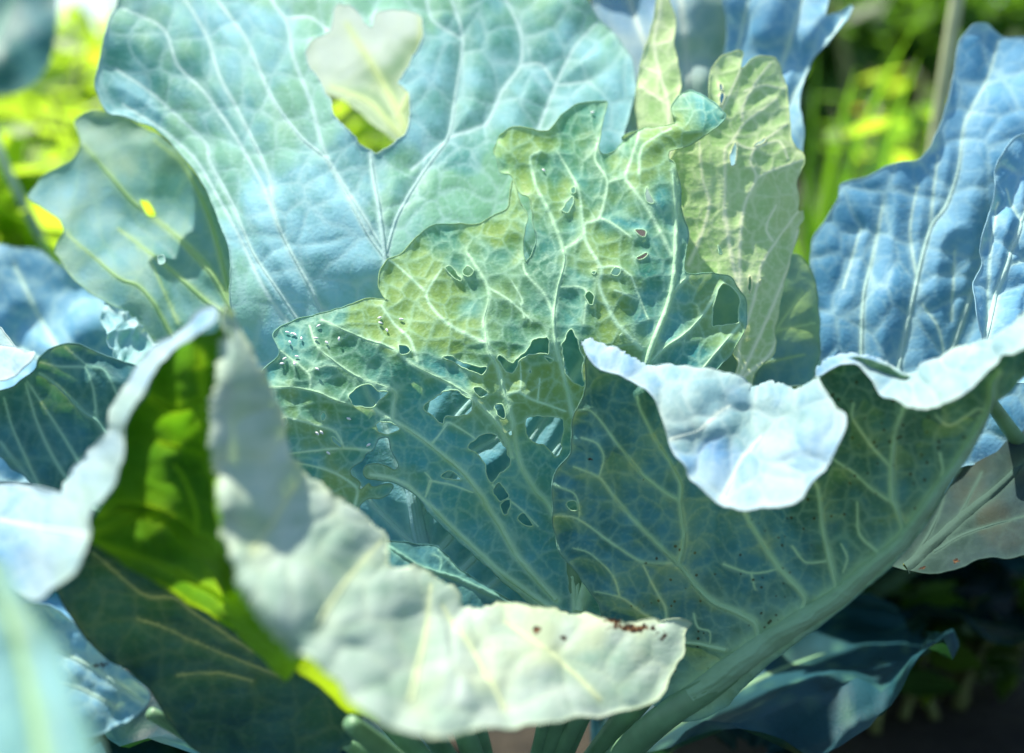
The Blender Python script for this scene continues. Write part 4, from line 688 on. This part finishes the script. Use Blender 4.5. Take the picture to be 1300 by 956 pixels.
def weed(loc, h, nst, nl, lsize, mat, label, group, spread=0.5, name='weed', cat='weed', flower=0):
    o = tag(empty(name, loc), label, cat, group); C, D, LL = [], [], []
    for s in range(nst):
        a = random.uniform(0, 6.28); tip = np.array([math.cos(a) * spread * h * random.uniform(.3, 1), math.sin(a) * spread * h * random.uniform(.3, 1), h * random.uniform(.7, 1.05)])
        P = bezier((random.uniform(-.02, .02), random.uniform(-.02, .02), -0.01), (tip[0] * .25, tip[1] * .25, tip[2] * .6), tip, 9)
        v, f = tube(P, np.linspace(0.004, 0.0012, 9) * (1 + h), 6); mesh_obj('stem', v, f, 'bark', o)
        for k in range(nl):
            u = random.uniform(.15, 1) * 8; i = min(int(u), 7); c = P[i] + (P[i + 1] - P[i]) * (u - i)
            an = random.uniform(0, 6.28); C.append(c); D.append((math.cos(an), math.sin(an), random.uniform(-.1, .8))); LL.append(lsize * random.uniform(.5, 1.2))
        if flower and s % flower == 0:
            fc = np.repeat(tip[None], 10, 0); fd = np.array([(math.cos(q), math.sin(q), .35) for q in np.linspace(0, 6.28, 11)[:-1]])
            v, f = leaf_blades(fc, fd, np.full(10, .016), np.full(10, .009)); mesh_obj('flower', v, f, 'petal', o)
    LL = np.array(LL); v, f = leaf_blades(np.array(C), np.array(D), LL, LL * .5); mesh_obj('foliage', v, f, mat, o); return o
def tuft(loc, h, n, label, group, lean=(0, 0)):
    o = tag(empty('grass_tuft', loc), label, 'grass', group)
    for k in range(n):
        a = random.uniform(0, 6.28); r = random.uniform(.05, .35) * h; hh = h * random.uniform(.6, 1.1)
        P = bezier((random.uniform(-.03, .03), random.uniform(-.03, .03), -.01), (0, 0, hh * .7), (math.cos(a) * r + lean[0], math.sin(a) * r + lean[1], hh), 8)
        wv = np.array([.7, .9, 1, 1, .9, .7, .45, .05]) * random.uniform(.006, .012) * .5
        S = np.array([math.cos(a + 1.57), math.sin(a + 1.57), 0]); V = np.concatenate([P - S * wv[:, None], P + np.array([0, 0, -.001]), P + S * wv[:, None]])
        F = []
        for i in range(7):
            F += [(i, i + 8, i + 9), (i, i + 9, i + 1), (i + 8, i + 16, i + 17), (i + 8, i + 17, i + 9)]
        mesh_obj('blade', V, np.array(F), 'grass', o)
    return o
def on_ground(px, d):
    x = (px - 650) / 1300 * SENSOR / LENS * d; return (x, d, 0)
WL = 'sunlit yellow green weed blurred behind the cabbages at the left'; WG = 'sunlit weeds at the left'
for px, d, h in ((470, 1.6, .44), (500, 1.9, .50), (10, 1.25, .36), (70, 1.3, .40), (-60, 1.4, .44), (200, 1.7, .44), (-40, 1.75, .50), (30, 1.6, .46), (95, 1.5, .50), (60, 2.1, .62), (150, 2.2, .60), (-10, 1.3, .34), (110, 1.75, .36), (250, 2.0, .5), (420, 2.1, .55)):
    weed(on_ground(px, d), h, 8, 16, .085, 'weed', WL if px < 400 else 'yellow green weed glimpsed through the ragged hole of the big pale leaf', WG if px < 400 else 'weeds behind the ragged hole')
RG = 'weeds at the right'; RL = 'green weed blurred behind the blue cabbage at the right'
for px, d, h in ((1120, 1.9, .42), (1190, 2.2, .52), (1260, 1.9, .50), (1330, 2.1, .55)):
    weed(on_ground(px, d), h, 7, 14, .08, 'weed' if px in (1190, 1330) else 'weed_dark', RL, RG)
weed(on_ground(1160, 1.55), .43, 5, 9, .06, 'weed', 'bright yellow green weed with round leaves left of the pale stalk', None, .4)
weed(on_ground(1105, 2.3), .60, 4, 8, .06, 'weed_dark', 'weed with a yellow flower at the top edge above the grass', None, .25, 'flowering_weed', 'weed', 2)
GL = 'tall bright green grass tuft between the pale lobe and the blue leaves'
for px, d, h in ((1045, 1.30, .40), (1075, 1.45, .45), (1030, 1.6, .48)):
    tuft(on_ground(px, d), h, 22, GL, 'grass tufts right of the chewed leaf', (.04, 0))
st_ = at((1165, 480), 1.15)[0]; en_ = at((1225, -60), 1.10)[0]
v, f = tube(bezier((st_[0] - .02, st_[1], -.01), st_ * .5 + en_ * .5 - np.array([.012, 0, 0]), en_, 16), np.linspace(.008, .005, 16), 10)
tag(mesh_obj('stalk', v, f, 'straw'), 'pale dry stalk leaning behind the tall blue leaf', 'stalk')
SG = 'shrubs along the far side of the garden'; SLb = 'leafy sunlit shrub closing off the far side of the garden'
def shrub(loc, w, h, n, mat):
    o = tag(empty('shrub', loc), SLb, 'shrub', SG)
    for s in range(5):
        a = random.uniform(0, 6.28); P = bezier((0, 0, -.02), (math.cos(a) * w * .1, math.sin(a) * w * .1, h * .4), (math.cos(a) * w * .35, math.sin(a) * w * .35, h * .8), 7)
        v, f = tube(P, np.linspace(.02, .006, 7), 6); mesh_obj('branch', v, f, 'bark', o)
    cl = rng.normal(0, 1, (36, 3)); cl /= np.linalg.norm(cl, axis=1)[:, None]; cl *= rng.uniform(.3, 1, (36, 1)) ** .5
    cl = cl * [w * .5, w * .4, h * .5] + [0, 0, h * .55]
    C = cl[rng.integers(0, 36, n)] + rng.normal(0, 1, (n, 3)) * [w * .09, w * .09, h * .07]; C[:, 2] = np.maximum(C[:, 2], .03)
    L = rng.uniform(.05, .11, n); v, f = leaf_blades(C, rng.normal(0, 1, (n, 3)), L, L * .55); mesh_obj('crown', v, f, mat, o)
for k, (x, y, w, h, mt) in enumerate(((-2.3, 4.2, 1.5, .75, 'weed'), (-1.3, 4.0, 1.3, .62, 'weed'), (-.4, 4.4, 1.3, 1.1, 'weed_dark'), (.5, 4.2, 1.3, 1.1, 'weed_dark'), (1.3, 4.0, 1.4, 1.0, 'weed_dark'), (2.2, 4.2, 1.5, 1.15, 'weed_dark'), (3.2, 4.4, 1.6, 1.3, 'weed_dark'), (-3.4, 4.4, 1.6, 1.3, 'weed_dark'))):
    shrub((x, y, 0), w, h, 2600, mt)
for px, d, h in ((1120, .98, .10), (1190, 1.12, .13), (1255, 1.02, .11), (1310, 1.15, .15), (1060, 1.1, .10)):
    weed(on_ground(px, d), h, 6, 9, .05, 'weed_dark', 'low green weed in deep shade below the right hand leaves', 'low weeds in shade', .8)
# low seedlings on the dark soil at the lower right
for (px, py, d, mt, lb) in ((1165, 800, 1.05, 'weed', 'tiny yellow green seedling on the dark soil at the lower right'), (1240, 770, 1.2, 'weed_dark', 'small teal green seedling in shade under the right leaves'), (1290, 800, 1.1, 'weed_dark', 'small seedling at the right edge on the dark soil')):
    q = at((px, py), d)[0]; weed((q[0], q[1], 0), max(.05, q[2] + .01), 3, 4, .035, mt, lb, None, .4, 'seedling', 'seedling')

# ------------------------------------------------------------------ whiteflies on the chewed leaf
def fly(P, k):
    s = L6A; X, N, *_ = s.surf(np.array([P], float)); a = random.uniform(0, 3.1); d = np.array([math.cos(a), 0, math.sin(a)])
    n = N[0]; d = d - n * (d @ n); d /= np.linalg.norm(d); b = np.cross(n, d); V, F = [], []
    for i, (t, r) in enumerate(((-1, .1), (-.6, .7), (0, 1), (.6, .8), (1, .3))):
        for q in range(6):
            an = q / 6 * 6.283; V.append(d * t * .0011 + b * math.cos(an) * r * .0006 + n * (math.sin(an) * r * .0005 + .0004))
    for i in range(4):
        for q in range(6): F.append((i * 6 + q, i * 6 + (q + 1) % 6, i * 6 + 6 + (q + 1) % 6, i * 6 + 6 + q))
    o = mesh_obj('whitefly', np.array(V), F, 'fly'); o.location = X[0] + n * .0006
    tag(o, 'tiny whitefly resting on the chewed leaf', 'insect', 'whiteflies on the chewed leaf')
for k, P in enumerate(T('a 180,718 205,725 218,732 250,755 192,775 228,848 165,860 152,882 215,888 330,913 335,690 325,758 378,775 440,758 645,650 650,676 683,712 756,657 c 490,365 330,440 352,435 588,498 385,540 z 690,215 752,142')):
    fly(P, k)
